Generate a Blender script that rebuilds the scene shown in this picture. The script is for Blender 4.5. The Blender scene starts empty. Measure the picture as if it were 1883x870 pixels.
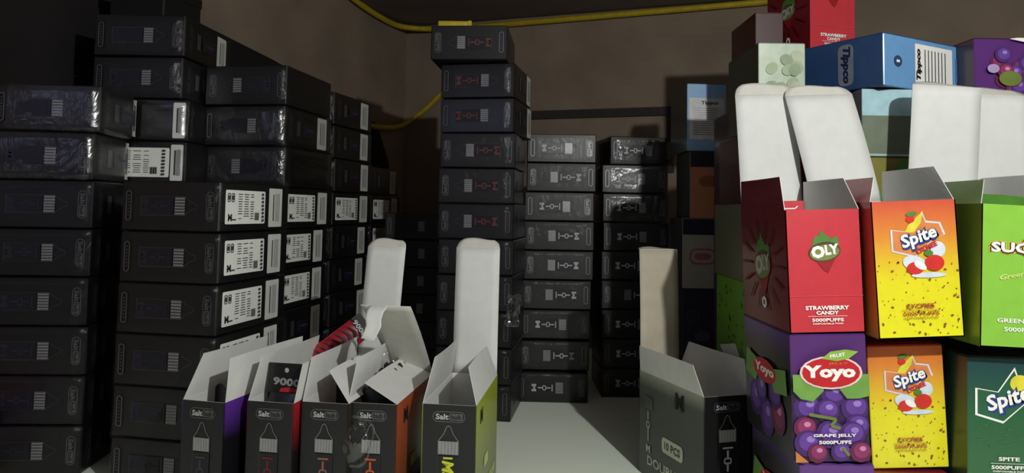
import bpy, bmesh, math, random
from mathutils import Vector, Matrix
random.seed(7)
rad = math.radians
C = bpy.context.scene.collection
SC = bpy.context.scene

# ---------------------------------------------------------------- camera, world, lights, exposure
F = 1400.0
CAM_H = 0.38
PITCH, ROLL = rad(3.5), rad(1.0)
camd = bpy.data.cameras.new('camera'); cam = bpy.data.objects.new('camera', camd); C.objects.link(cam)
camd.sensor_width = 36.0; camd.lens = F / 1883 * 36.0
camd.shift_y = -(435 - (389 - F * math.tan(PITCH))) / 1883
camd.clip_start = 0.01
CM = Matrix.Translation((0, 0, CAM_H)) @ Matrix.Rotation(rad(90) + PITCH, 4, 'X') @ Matrix.Rotation(ROLL, 4, 'Z')
cam.matrix_world = CM
SC.camera = cam

w = bpy.data.worlds.new('world'); SC.world = w; w.use_nodes = True
w.node_tree.nodes['Background'].inputs['Color'].default_value = (0.62, 0.58, 0.66, 1)
w.node_tree.nodes['Background'].inputs['Strength'].default_value = 0.05

def lamp(name, kind, loc, energy, col, size, rot=(0, 0, 0)):
    l = bpy.data.lights.new(name, kind); o = bpy.data.objects.new(name, l); C.objects.link(o)
    l.energy = energy; l.color = col; o.location = loc; o.rotation_euler = rot
    if kind == 'AREA': l.size = size
    else: l.shadow_soft_size = size
    return o
lamp('torch_light', 'POINT', (0.42, -0.02, 0.79), 35, (0.98, 1.0, 0.96), 0.012)      # the torch held to the right of the lens
lamp('blue_fill_light', 'AREA', (-1.6, -1.6, 1.1), 3.0, (0.55, 0.6, 1.0), 0.7, (rad(65), 0, rad(-40)))  # added bluish fill for the left stacks, no real source there
vs = SC.view_settings
SC.display_settings.display_device = 'sRGB'
vs.view_transform = 'Standard'; vs.look = 'None'; vs.exposure = 0.0; vs.gamma = 1.0; vs.use_curve_mapping = False

def at(px, py, Y):
    """point of the world plane y = Y on the line of sight of a photograph pixel"""
    cy = 435 + camd.shift_y * 1883
    d = CM.to_3x3() @ Vector(((px - 941.5), (cy - py), -F))
    return Vector((0, 0, CAM_H)) + d * (Y / d.y)
def xat(px, Y): return at(px, 389, Y).x

# ---------------------------------------------------------------- materials
MATS = {}
def srgb(c):
    return tuple((v / 12.92 if v <= 0.04045 else ((v + 0.055) / 1.055) ** 2.4) for v in (x / 255 for x in c))
def nodes_of(name):
    m = bpy.data.materials.new(name); m.use_nodes = True
    nt = m.node_tree; b = nt.nodes['Principled BSDF']
    return m, nt, b
def ink(name, rgb, rough=0.45, metal=0.0, noise=0.12, coat=0.0):
    if name in MATS: return MATS[name]
    m, nt, b = nodes_of(name)
    c = srgb(rgb)
    n = nt.nodes.new('ShaderNodeTexNoise'); n.inputs['Scale'].default_value = 60; n.inputs['Detail'].default_value = 3
    tc = nt.nodes.new('ShaderNodeTexCoord'); nt.links.new(tc.outputs['Object'], n.inputs['Vector'])
    r = nt.nodes.new('ShaderNodeValToRGB')
    r.color_ramp.elements[0].position = 0.3; r.color_ramp.elements[1].position = 0.7
    r.color_ramp.elements[0].color = tuple(v * (1 - noise) for v in c) + (1,)
    r.color_ramp.elements[1].color = tuple(min(1, v * (1 + noise)) for v in c) + (1,)
    nt.links.new(n.outputs['Fac'], r.inputs['Fac']); nt.links.new(r.outputs['Color'], b.inputs['Base Color'])
    b.inputs['Roughness'].default_value = rough; b.inputs['Metallic'].default_value = metal
    b.inputs['Coat Weight'].default_value = coat; b.inputs['Coat Roughness'].default_value = 0.12
    MATS[name] = m; return m
def grad(name, stops, rough=0.4, coat=0.3, axis='Z', H=1.0, bump=0.0):
    """card printed with a colour gradient along the carton's height (fixed to the card)"""
    if name in MATS: return MATS[name]
    m, nt, b = nodes_of(name)
    tc = nt.nodes.new('ShaderNodeTexCoord'); sp = nt.nodes.new('ShaderNodeSeparateXYZ')
    nt.links.new(tc.outputs['Object'], sp.inputs['Vector'])
    mr = nt.nodes.new('ShaderNodeMapRange'); mr.inputs['From Max'].default_value = H
    nt.links.new(sp.outputs[axis], mr.inputs['Value'])
    r = nt.nodes.new('ShaderNodeValToRGB'); e = r.color_ramp.elements
    while len(e) < len(stops): e.new(0.5)
    for i, (p, c) in enumerate(stops):
        e[i].position = p; e[i].color = srgb(c) + (1,)
    n = nt.nodes.new('ShaderNodeTexNoise'); n.inputs['Scale'].default_value = 90
    nt.links.new(tc.outputs['Object'], n.inputs['Vector'])
    mx = nt.nodes.new('ShaderNodeMix'); mx.data_type = 'RGBA'; mx.blend_type = 'MULTIPLY'
    mx.inputs['Factor'].default_value = 0.15
    nt.links.new(mr.outputs['Result'], r.inputs['Fac']); nt.links.new(r.outputs['Color'], mx.inputs['A'])
    nt.links.new(n.outputs['Fac'], mx.inputs['B']); nt.links.new(mx.outputs['Result'], b.inputs['Base Color'])
    b.inputs['Roughness'].default_value = rough; b.inputs['Coat Weight'].default_value = coat
    b.inputs['Coat Roughness'].default_value = 0.15
    if bump:
        bp = nt.nodes.new('ShaderNodeBump'); bp.inputs['Strength'].default_value = bump; bp.inputs['Distance'].default_value = 0.002
        n2 = nt.nodes.new('ShaderNodeTexNoise'); n2.inputs['Scale'].default_value = 14
        nt.links.new(tc.outputs['Object'], n2.inputs['Vector'])
        nt.links.new(n2.outputs['Fac'], bp.inputs['Height']); nt.links.new(bp.outputs['Normal'], b.inputs['Normal'])
    MATS[name] = m; return m
def film(name, amount, rough, tint=(1, 1, 1), scale=(12, 12, 40)):
    m, nt, b = nodes_of(name); nt.nodes.remove(b); out = nt.nodes['Material Output']
    tr = nt.nodes.new('ShaderNodeBsdfTransparent'); gl = nt.nodes.new('ShaderNodeBsdfGlossy')
    gl.inputs['Roughness'].default_value = rough; gl.inputs['Color'].default_value = tint + (1,)
    tc = nt.nodes.new('ShaderNodeTexCoord'); mp = nt.nodes.new('ShaderNodeMapping')
    mp.inputs['Scale'].default_value = scale; mp.inputs['Rotation'].default_value = (0.2, 0.35, 0.1)
    n = nt.nodes.new('ShaderNodeTexNoise'); n.inputs['Scale'].default_value = 1.6; n.inputs['Detail'].default_value = 4
    n.inputs['Distortion'].default_value = 1.5
    bp = nt.nodes.new('ShaderNodeBump'); bp.inputs['Strength'].default_value = 1.0; bp.inputs['Distance'].default_value = 0.006
    oi = nt.nodes.new('ShaderNodeObjectInfo'); ad = nt.nodes.new('ShaderNodeVectorMath'); ad.operation = 'ADD'
    nt.links.new(tc.outputs['Object'], ad.inputs[0]); nt.links.new(oi.outputs['Random'], ad.inputs[1])
    nt.links.new(ad.outputs['Vector'], mp.inputs['Vector']); nt.links.new(mp.outputs['Vector'], n.inputs['Vector'])
    nt.links.new(n.outputs['Fac'], bp.inputs['Height']); nt.links.new(bp.outputs['Normal'], gl.inputs['Normal'])
    lw = nt.nodes.new('ShaderNodeLayerWeight'); lw.inputs['Blend'].default_value = 0.25
    nt.links.new(bp.outputs['Normal'], lw.inputs['Normal'])
    ma = nt.nodes.new('ShaderNodeMath'); ma.operation = 'MULTIPLY_ADD'
    ma.inputs[1].default_value = 0.5 * amount / 0.06; ma.inputs[2].default_value = amount; ma.use_clamp = True
    ma.inputs[1].default_value = min(0.3, ma.inputs[1].default_value)
    nt.links.new(lw.outputs['Fresnel'], ma.inputs[0])
    mx = nt.nodes.new('ShaderNodeMixShader')
    nt.links.new(ma.outputs['Value'], mx.inputs['Fac']); nt.links.new(tr.outputs['BSDF'], mx.inputs[1])
    nt.links.new(gl.outputs['BSDF'], mx.inputs[2]); nt.links.new(mx.outputs['Shader'], out.inputs['Surface'])
    MATS[name] = m; return m
def plaster(name, rgb, scale=6, var=0.18, bump=0.25):
    m, nt, b = nodes_of(name); c = srgb(rgb)
    tc = nt.nodes.new('ShaderNodeTexCoord'); n = nt.nodes.new('ShaderNodeTexNoise')
    n.inputs['Scale'].default_value = scale; n.inputs['Detail'].default_value = 8
    nt.links.new(tc.outputs['Object'], n.inputs['Vector'])
    r = nt.nodes.new('ShaderNodeValToRGB'); r.color_ramp.elements[0].position = 0.3; r.color_ramp.elements[1].position = 0.72
    r.color_ramp.elements[0].color = tuple(v * (1 - var) for v in c) + (1,)
    r.color_ramp.elements[1].color = tuple(min(1, v * (1 + var)) for v in c) + (1,)
    nt.links.new(n.outputs['Fac'], r.inputs['Fac']); nt.links.new(r.outputs['Color'], b.inputs['Base Color'])
    n2 = nt.nodes.new('ShaderNodeTexNoise'); n2.inputs['Scale'].default_value = 220; n2.inputs['Detail'].default_value = 4
    nt.links.new(tc.outputs['Object'], n2.inputs['Vector'])
    bp = nt.nodes.new('ShaderNodeBump'); bp.inputs['Strength'].default_value = bump; bp.inputs['Distance'].default_value = 0.002
    nt.links.new(n2.outputs['Fac'], bp.inputs['Height']); nt.links.new(bp.outputs['Normal'], b.inputs['Normal'])
    b.inputs['Roughness'].default_value = 0.9
    MATS[name] = m; return m

BOARD = ink('white_board', (216, 217, 213), 0.75, noise=0.03)
BOARDG = ink('grey_board', (205, 203, 194), 0.8, noise=0.04)
STICK = ink('sticker_paper', (238, 240, 233), 0.6, noise=0.03)
STICK2 = ink('sticker_paper_dull', (214, 216, 210), 0.6, noise=0.05)
BLACK = ink('black_card', (14, 14, 16), 0.42, coat=0.15, noise=0.2)
GREYINK = ink('grey_ink', (120, 120, 122), 0.42, metal=0.85)
PALEINK = ink('pale_ink', (178, 178, 178), 0.5)
DIMINK = ink('dim_ink', (62, 62, 66), 0.5)
SILVER = ink('silver_ink', (170, 170, 170), 0.5, metal=0.5)
VIOLET = ink('dim_violet_ink', (34, 29, 48), 0.5)
VIOLET2 = ink('end_violet_ink', (58, 40, 92), 0.5)
DARKINK = ink('dark_ink', (24, 24, 30), 0.35)
WHITE = ink('white_ink', (238, 238, 232), 0.5, noise=0.02)
BLK = ink('black_ink', (18, 18, 18), 0.5)
REDINK = ink('red_ink', (190, 35, 48), 0.45)
ORANGEINK = ink('orange_ink', (205, 90, 35), 0.45)
YELLOWINK = ink('yellow_ink', (205, 215, 40), 0.45)
PURPLEINK = ink('purple_ink', (92, 52, 140), 0.45)
FILM = film('clear_film', 0.008, 0.3, scale=(5, 3, 9))
FILMW = film('crumpled_film', 0.05, 0.24, scale=(7, 3, 10))
CLEAR = film('clear_plastic', 0.10, 0.06, scale=(20, 20, 20))

# ---------------------------------------------------------------- object helpers
def link(name, me, parent=None, mats=()):
    o = bpy.data.objects.new(name, me); C.objects.link(o)
    if parent is not None: o.parent = parent
    if mats and me is not None and not me.materials:
        for m in mats: me.materials.append(m)
    return o
def tag(o, label=None, cat=None, group=None, kind=None):
    if label: o['label'] = label
    if cat: o['category'] = cat
    if group: o['group'] = group
    if kind: o['kind'] = kind
    return o
def thing(name, M, label, cat, group=None):
    o = bpy.data.objects.new(name, None); C.objects.link(o); o.empty_display_size = 0.02
    o.matrix_world = M
    return tag(o, label, cat, group)
def pydata(name, vs_, fs, mats=(), mi=None, smooth=False):
    me = bpy.data.meshes.new(name); me.from_pydata([tuple(v) for v in vs_], [], fs)
    for m in mats: me.materials.append(m)
    if mi: me.polygons.foreach_set('material_index', mi)
    if smooth: me.polygons.foreach_set('use_smooth', [True] * len(me.polygons))
    me.update(); return me
def box_mesh(name, x0, x1, y0, y1, z0, z1, mats, pick=None, bev=0.001, seg=1):
    bm = bmesh.new()
    v = [bm.verts.new((x, y, z)) for x in (x0, x1) for y in (y0, y1) for z in (z0, z1)]
    for f in ((0, 1, 3, 2), (4, 6, 7, 5), (0, 4, 5, 1), (2, 3, 7, 6), (0, 2, 6, 4), (1, 5, 7, 3)):
        bm.faces.new([v[i] for i in f])
    bmesh.ops.recalc_face_normals(bm, faces=bm.faces)
    if bev: bmesh.ops.bevel(bm, geom=list(bm.edges), offset=bev, segments=seg, affect='EDGES', profile=0.5)
    bm.normal_update()
    if pick:
        for f in bm.faces: f.material_index = pick(f.normal, f.calc_center_median())
    me = bpy.data.meshes.new(name); bm.to_mesh(me); bm.free()
    for m in mats: me.materials.append(m)
    return me
def sheet(name, fn, nx, ny, mf, mb, parent, th=0.0007, keep=None, smooth=True):
    """thin board: fn(s,t) -> point, mf faces the +normal side (ds x dt), mb the other"""
    P = [[Vector(fn(i / nx, j / ny)) for i in range(nx + 1)] for j in range(ny + 1)]
    N = [[None] * (nx + 1) for _ in range(ny + 1)]
    for j in range(ny + 1):
        for i in range(nx + 1):
            a = P[j][min(i + 1, nx)] - P[j][max(i - 1, 0)]; b = P[min(j + 1, ny)][i] - P[max(j - 1, 0)][i]
            N[j][i] = a.cross(b).normalized() if a.cross(b).length > 1e-12 else Vector((0, -1, 0))
    vsl, fs, mi = [], [], []
    idx = lambda i, j, k: (j * (nx + 1) + i) * 2 + k
    for j in range(ny + 1):
        for i in range(nx + 1):
            vsl.append(P[j][i] + N[j][i] * th / 2); vsl.append(P[j][i] - N[j][i] * th / 2)
    for j in range(ny):
        for i in range(nx):
            fs.append((idx(i, j, 0), idx(i + 1, j, 0), idx(i + 1, j + 1, 0), idx(i, j + 1, 0))); mi.append(0)
            fs.append((idx(i, j, 1), idx(i, j + 1, 1), idx(i + 1, j + 1, 1), idx(i + 1, j, 1))); mi.append(1)
    for i in range(nx):
        fs.append((idx(i, 0, 0), idx(i, 0, 1), idx(i + 1, 0, 1), idx(i + 1, 0, 0))); mi.append(2)
        fs.append((idx(i, ny, 0), idx(i + 1, ny, 0), idx(i + 1, ny, 1), idx(i, ny, 1))); mi.append(2)
    for j in range(ny):
        fs.append((idx(0, j, 0), idx(0, j + 1, 0), idx(0, j + 1, 1), idx(0, j, 1))); mi.append(2)
        fs.append((idx(nx, j, 0), idx(nx, j, 1), idx(nx, j + 1, 1), idx(nx, j + 1, 0))); mi.append(2)
    me = pydata(name, vsl, fs, (mf, mb, BOARD), mi)
    if smooth and ny > 2:
        me.polygons.foreach_set('use_smooth', [m < 2 for m in mi])
    return link(name, me, parent)

# text -> triangles, cached
_T = {}
def text_tris(s, bold, shear):
    k = (s, bold, shear)
    if k in _T: return _T[k]
    cu = bpy.data.curves.new('t', 'FONT'); cu.body = s; cu.size = 1; cu.align_x = 'CENTER'; cu.align_y = 'CENTER'
    cu.offset = bold; cu.shear = shear; cu.resolution_u = 2
    ob = bpy.data.objects.new('t', cu); C.objects.link(ob)
    dg = bpy.context.evaluated_depsgraph_get(); dg.update()
    me = ob.evaluated_get(dg).to_mesh()
    vv = [v.co.copy() for v in me.vertices]; ff = [tuple(p.vertices) for p in me.polygons]
    ob.evaluated_get(dg).to_mesh_clear()
    C.objects.unlink(ob); bpy.data.objects.remove(ob); bpy.data.curves.remove(cu)
    if vv:
        x0, x1 = min(v.x for v in vv), max(v.x for v in vv); y0, y1 = min(v.y for v in vv), max(v.y for v in vv)
        vv = [((v.x - (x0 + x1) / 2) / (x1 - x0), (v.y - (y0 + y1) / 2) / (y1 - y0)) for v in vv]
    _T[k] = (vv, ff); return _T[k]

class Decal:
    """flat print: shapes in face coordinates (metres), each later one a hair above the last"""
    def __init__(s): s.v, s.f, s.m, s.mats, s.k = [], [], [], [], 0
    def _mi(s, m):
        if m not in s.mats: s.mats.append(m)
        return s.mats.index(m)
    def poly(s, pts, m, step=True):
        if step: s.k += 1
        b = len(s.v); s.v += [(x, y, s.k) for x, y in pts]; s.f.append(tuple(range(b, b + len(pts)))); s.m.append(s._mi(m))
        return s
    def rect(s, cx, cy, w, h, m, step=True):
        return s.poly([(cx - w / 2, cy - h / 2), (cx + w / 2, cy - h / 2), (cx + w / 2, cy + h / 2), (cx - w / 2, cy + h / 2)], m, step)
    @staticmethod
    def loop(cx, cy, w, h, r, n=4):
        out = []
        for qx, qy, a0 in ((1, 1, 0), (-1, 1, 90), (-1, -1, 180), (1, -1, 270)):
            for i in range(n + 1):
                a = rad(a0 + 90 * i / n)
                out.append((cx + qx * (w / 2 - r) + r * math.cos(a), cy + qy * (h / 2 - r) + r * math.sin(a)))
        return out
    def rrect(s, cx, cy, w, h, r, m): return s.poly(s.loop(cx, cy, w, h, r), m)
    def ring(s, cx, cy, w, h, r, t, m):
        a = s.loop(cx, cy, w, h, r); b = s.loop(cx, cy, w - 2 * t, h - 2 * t, max(r - t, 1e-5)); s.strip(a, b, m); return s
    def strip(s, a, b, m, closed=True):
        s.k += 1; base = len(s.v); n = len(a)
        s.v += [(x, y, s.k) for x, y in a] + [(x, y, s.k) for x, y in b]
        for i in range(n if closed else n - 1):
            j = (i + 1) % n; s.f.append((base + i, base + j, base + n + j, base + n + i)); s.m.append(s._mi(m))
    def ell(s, cx, cy, w, h, m, rot=0, n=20, step=True):
        c, q = math.cos(rot), math.sin(rot)
        return s.poly([(cx + w / 2 * math.cos(a) * c - h / 2 * math.sin(a) * q, cy + w / 2 * math.cos(a) * q + h / 2 * math.sin(a) * c)
                       for a in (2 * math.pi * i / n for i in range(n))], m, step)
    def line(s, pts, t, m):
        for (x0, y0), (x1, y1) in zip(pts, pts[1:]):
            d = Vector((x1 - x0, y1 - y0)); L = d.length or 1; nx, ny = -d.y / L * t / 2, d.x / L * t / 2
            s.poly([(x0 + nx, y0 + ny), (x0 - nx, y0 - ny), (x1 - nx, y1 - ny), (x1 + nx, y1 + ny)], m, False)
        return s
    def text(s, t, cx, cy, w, h, m, rot=0, bold=0.02, shear=0.0):
        vv, ff = text_tris(t, bold, shear); s.k += 1; b = len(s.v); c, q = math.cos(rot), math.sin(rot)
        for x, y in vv:
            X, Y = x * w, y * h; s.v.append((cx + X * c - Y * q, cy + X * q + Y * c, s.k))
        for f in ff: s.f.append(tuple(i + b for i in f)); s.m.append(s._mi(m))
        return s
    def mesh(s, name, O, U, V):
        """O origin, U right, V up on the face; normal U x V"""
        O, U, V = Vector(O), Vector(U), Vector(V); N = U.cross(V)
        vs_ = [O + U * x + V * y + N * (0.0004 + 0.00012 * k) for x, y, k in s.v]
        me = pydata(name, vs_, s.f, s.mats, s.m); return me
X_, Y_, Z_ = Vector((1, 0, 0)), Vector((0, 1, 0)), Vector((0, 0, 1))

# ---------------------------------------------------------------- room and table
COR = Vector((-0.357, 2.5)); LW = Vector((-0.38, -1.0)); BW = Vector((1.072, -0.41))
ZF, ZC = -0.76, 0.985
WALL = plaster('brown_plaster', (140, 123, 106))
CEIL = plaster('grey_ceiling', (122, 112, 112), 9)
def slab(name, pts, z0, z1, m, kind='structure', parent=None, nm=None):
    n = len(pts); v = [(x, y, z0) for x, y in pts] + [(x, y, z1) for x, y in pts]
    f = [tuple(range(n - 1, -1, -1)), tuple(range(n, 2 * n))] + [(i, (i + 1) % n, n + (i + 1) % n, n + i) for i in range(n)]
    me = pydata(name, v, f, (m,)); bm = bmesh.new(); bm.from_mesh(me)
    bmesh.ops.recalc_face_normals(bm, faces=bm.faces); bm.to_mesh(me); bm.free()
    o = link(name, me, parent)
    if kind: o['kind'] = kind
    return o
def wl(t): return COR + LW * t
def bw(t): return COR + BW * t
def thick(a, b, t):
    d = (b - a).normalized(); n = Vector((-d.y, d.x)) * t
    return [tuple(a), tuple(b), tuple(b + n), tuple(a + n)]
slab('wall_back', thick(bw(-0.1), bw(1.95), 0.1), ZF, ZC, WALL)
slab('wall_left', thick(wl(0), wl(3.4), -0.1), ZF, ZC, WALL)
RX = 1.62
slab('wall_right', [(RX, 1.75), (RX, -1.2), (RX + 0.1, -1.2), (RX + 0.1, 1.75)], ZF, ZC, WALL)
slab('ceiling', [(-1.9, -0.9), (RX + 0.1, -0.9), (RX + 0.1, 2.7), (-1.9, 2.7)], ZC, ZC + 0.08, CEIL)
slab('floor', [(-1.9, -1.2), (RX + 0.1, -1.2), (RX + 0.1, 2.7), (-1.9, 2.7)], ZF - 0.05, ZF, plaster('concrete_floor', (98, 92, 86)))
# dark strip on the back wall, with its short drop at the right end
DARK_STRIP = ink('dark_strip_tone', (52, 46, 44), 0.8)
def on_wall(px, py):
    """where a line of sight meets the back wall"""
    o = Vector((0, 0, CAM_H)); d = at(px, py, 1.0) - o
    n = Vector((-BW.y, BW.x, 0)); t = n.dot(Vector((COR.x, COR.y, 0)) - o) / n.dot(d); return o + d * t
def on_left(px, py, out=0.014):
    o = Vector((0, 0, CAM_H)); d = at(px, py, 1.0) - o
    n = Vector((-LW.y, LW.x, 0)).normalized(); t = n.dot(Vector((COR.x, COR.y, 0)) + n * out - o) / n.dot(d); return o + d * t
def wall_strip(name, p0, p1, z0, z1, m, out=0.012):
    a, b = Vector((p0.x, p0.y)), Vector((p1.x, p1.y))
    return slab(name, thick(a, b, -out), z0, z1, m)
pa, pb = on_wall(958, 210), on_wall(1240, 204)
wall_strip('trim_1', pa, pb, 0.665, 0.69, DARK_STRIP)
pc = on_wall(1228, 204)
wall_strip('trim_2', pc, pb, 0.50, 0.665, DARK_STRIP)
SHADOW_TONE = plaster('wall_shadow_tone', (18, 14, 15), 14, 0.2, 0.3)
def hang_shadow_sheet():  # added dark sheet that draws a shadow with a slanting edge on the wall
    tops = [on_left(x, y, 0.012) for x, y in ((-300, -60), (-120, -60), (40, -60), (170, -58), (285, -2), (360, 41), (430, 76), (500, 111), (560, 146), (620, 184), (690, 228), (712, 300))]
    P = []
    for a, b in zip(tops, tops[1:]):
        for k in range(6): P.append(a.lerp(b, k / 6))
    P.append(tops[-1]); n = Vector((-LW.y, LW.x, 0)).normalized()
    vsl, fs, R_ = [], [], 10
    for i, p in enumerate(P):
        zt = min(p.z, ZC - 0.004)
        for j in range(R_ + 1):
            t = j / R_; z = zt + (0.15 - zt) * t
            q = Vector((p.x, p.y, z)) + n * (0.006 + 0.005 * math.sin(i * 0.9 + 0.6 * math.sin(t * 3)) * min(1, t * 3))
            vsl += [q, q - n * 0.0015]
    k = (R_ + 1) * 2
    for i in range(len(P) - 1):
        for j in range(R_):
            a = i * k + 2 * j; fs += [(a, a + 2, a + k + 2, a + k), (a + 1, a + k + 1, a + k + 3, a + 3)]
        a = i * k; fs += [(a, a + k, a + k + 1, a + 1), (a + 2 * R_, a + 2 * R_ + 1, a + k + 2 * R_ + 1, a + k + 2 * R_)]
    tag(link('wall_shadow_sheet', pydata('wall_shadow_sheet', vsl, fs, (SHADOW_TONE,), smooth=True)), 'near black cloth sheet standing in for shadow on the left wall with a slanting top edge', 'shading')
hang_shadow_sheet()
# table
TABLE = plaster('cream_table_sheet', (243, 252, 236), 3, 0.02, 0.1)
t = thing('table', Matrix.Translation((0.2, 1.0, ZF)), 'long white topped table that all the cartons stand on', 'table')
def W2L(o): return [(x - 0.2, y - 1.0) for x, y in o]
tp = [(-1.12, 0.25), (1.25, 0.25), (1.25, 1.8), (0.15, 2.2), (wl(0.35).x + 0.012, wl(0.35).y)]
slab('tabletop', W2L(tp), -ZF - 0.03, -ZF, TABLE, None, t)
WOODM = ink('dark_wood', (84, 62, 44), 0.6)
for x, y in ((-1.0, 0.32), (1.15, 0.32), (1.15, 1.7), (-0.35, 1.95)):
    link('leg', box_mesh('leg', x - 0.23, x - 0.17, y - 1.03, y - 0.97, 0, -ZF - 0.031, (WOODM,), bev=0.002), t)

# ---------------------------------------------------------------- yellow hoses
YEL = ink('yellow_hose', (192, 168, 34), 0.45)
def tube(name, pts, r, m, label, cat, group=None, n=10, sub=6):
    P = [Vector(p) for p in pts]; Q = []
    for i in range(len(P) - 1):
        p0, p1, p2, p3 = P[max(i - 1, 0)], P[i], P[i + 1], P[min(i + 2, len(P) - 1)]
        for k in range(sub):
            t_ = k / sub
            Q.append(0.5 * ((2 * p1) + (p2 - p0) * t_ + (2 * p0 - 5 * p1 + 4 * p2 - p3) * t_ ** 2 + (3 * p1 - p0 - 3 * p2 + p3) * t_ ** 3))
    Q.append(P[-1]); vsl, fs = [], []
    for i, q in enumerate(Q):
        d = (Q[min(i + 1, len(Q) - 1)] - Q[max(i - 1, 0)]).normalized(); a = d.cross(Z_).normalized(); b = a.cross(d)
        for k in range(n):
            an = 2 * math.pi * k / n; vsl.append(q + (a * math.cos(an) + b * math.sin(an)) * r)
    for i in range(len(Q) - 1):
        for k in range(n): fs.append((i * n + k, i * n + (k + 1) % n, (i + 1) * n + (k + 1) % n, (i + 1) * n + k))
    fs.append(tuple(range(n - 1, -1, -1))); fs.append(tuple((len(Q) - 1) * n + k for k in range(n)))
    return tag(link(name, pydata(name, vsl, fs, (m,), smooth=True)), label, cat, group)
def off(p, d=0.02):
    n = Vector((BW.y, -BW.x, 0)).normalized(); 
    if n.y > 0: n = -n
    return p + n * d
hp = [on_left(620, -30), on_left(655, 2), on_left(700, 32), on_left(735, 48, 0.02), off(on_wall(790, 57), 0.03)]
hp += [off(on_wall(x, y), 0.016) for x, y in ((850, 54), (945, 46), (1100, 33), (1250, 20), (1420, 5), (1520, -4))]
tube('yellow_hose', hp, 0.009, YEL, 'long yellow hose running along the top of the wall', 'hose')
hp = [on_left(630, 200, 0.035), on_left(665, 226, 0.035), on_left(700, 234, 0.03), on_left(733, 233, 0.02), off(on_wall(765, 220), 0.02), off(on_wall(792, 198), 0.02), off(on_wall(830, 160), 0.02)]
tube('yellow_hose', hp, 0.008, YEL, 'yellow hose loop sagging between left stacks and tall centre stack', 'hose')

# ---------------------------------------------------------------- black cartons (closed, lying on their sides in stacks)
W0, D0, H0 = 0.0668, 0.19, 0.148
GAP = 0.0024
def device(d, W, H, txt, glow, big=False, logo=None, dy=0.0, cap=None):
    logo = logo or GREYINK
    """printed front: logo pill, outlined device with grey cap, plate at the foot"""
    d.ring(0, H * 0.905, W * 0.60, H * 0.085, H * 0.04, W * 0.016, GREYINK)
    d.text('Salt', -W * 0.125, H * 0.905, W * 0.24, H * 0.046, logo, bold=0.03)
    d.rrect(W * 0.13, H * 0.905, W * 0.25, H * 0.055, H * 0.01, GREYINK)
    d.text('hub', W * 0.13, H * 0.905, W * 0.2, H * 0.04, BLACK, bold=0.03)
    a = 0.19 * W; y = lambda v: H * (v + dy)
    cap = cap or GREYINK
    d.line([(-a, y(.65)), (-a * 0.45, y(.71)), (-a * 0.2, y(.765)), (0, y(.775)), (a * 0.2, y(.765)), (a * 0.45, y(.71)), (a, y(.65))], W * 0.012, cap if dy else DIMINK)
    d.rect(0, y(.60), 2 * a, H * 0.105, cap)
    for i in range(6): d.rect(-a * 0.8 + a * 0.32 * i, y(.60), a * 0.05, H * 0.10, PALEINK, i == 0)
    d.rect(0, y(.37), 2 * a, H * 0.335, DARKINK)
    d.line([(-a, y(.545)), (-a, y(.2)), (a, y(.2)), (a, y(.545))], W * 0.012, DIMINK)
    if txt == 'mark':
        d.text('M', 0, y(.245), a * 1.3, H * 0.065, glow, bold=0.05)
        d.rect(0, y(.33), a * 0.22, H * 0.06, glow)
        d.ring(0, y(.39), a * 0.9, H * 0.055, H * 0.02, a * 0.16, glow)
        d.rect(0, y(.45), a * 0.22, H * 0.06, glow); d.rect(0, y(.50), a * 1.2, H * 0.014, glow)
    else:
        d.text('Mar', 0, y(.40), H * 0.2, a * 1.15, glow, rot=rad(-90), bold=0.03, shear=0.2)
        d.rect(0, y(.52), a * 0.9, H * 0.014, glow)
def foot_plate(d, W, H):
    d.ring(0, H * 0.075, W * 0.62, H * 0.06, H * 0.028, W * 0.022, GREYINK)
    for i in range(7): d.rect(-W * 0.2 + W * 0.066 * i, H * 0.075, W * 0.03, H * 0.02, DIMINK, i == 0)
def sticker_decal(seed):
    d = Decal(); rr = random.Random(seed)                 # u: along depth (0.105), v: height (0.047)
    d.rrect(0.0525, 0, 0.105, 0.047, 0.0025, STICK)
    d.text('M', 0.012, -0.0145, 0.010, 0.010, BLK, bold=0.05)
    d.rect(0.021, -0.0175, 0.012, 0.002, DIMINK)
    for cx, w_ in ((0.037, 0.012), (0.053, 0.014), (0.068, 0.010)):
        first = True
        for i in range(11):
            if rr.random() < 0.85:
                d.rect(cx, 0.018 - i * 0.0034, w_ * rr.uniform(0.7, 1), 0.0011, GREYINK, first); first = False
    for k, (cx, cy) in enumerate(((0.008, 0.013), (0.0175, 0.013))):
        d.ring(cx, cy, 0.0075, 0.012, 0.002, 0.0012, DIMINK); d.rect(cx, cy, 0.004, 0.006, DIMINK)
    for i in range(9): d.rect(0.075 + i * 0.0013, -0.013, 0.0005 + 0.0003 * (i % 3), 0.011, BLK, i == 0)
    for i in range(8): d.rrect(0.096, 0.019 - i * 0.0054, 0.006, 0.0033, 0.001, DIMINK)
    return d
def strip_decal(w_=0.04):
    d = Decal(); d.rrect(w_ / 2, 0, w_, 0.058, 0.002, STICK2)
    d.rect(w_ * 0.35, 0, 0.003, 0.040, DIMINK)
    for i in range(4): d.rect(w_ * 0.5 + i * w_ * 0.09, 0.0, 0.0011, 0.042, GREYINK, i == 0)
    return d
def end_print():
    d = Decal(); d.ring(0.022, 0, 0.012, 0.045, 0.005, 0.001, GREYINK)
    d.text('Salt hub', 0.022, 0, 0.036, 0.006, GREYINK, rot=rad(90))
    d.rect(0.052, 0, 0.014, 0.026, GREYINK); d.rect(0.092, 0, 0.05, 0.024, DARKINK)
    d.rect(0.078, 0, 0.003, 0.016, VIOLET2); d.rect(0.1, 0, 0.028, 0.004, VIOLET2)
    return d
_BK = {}
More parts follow.
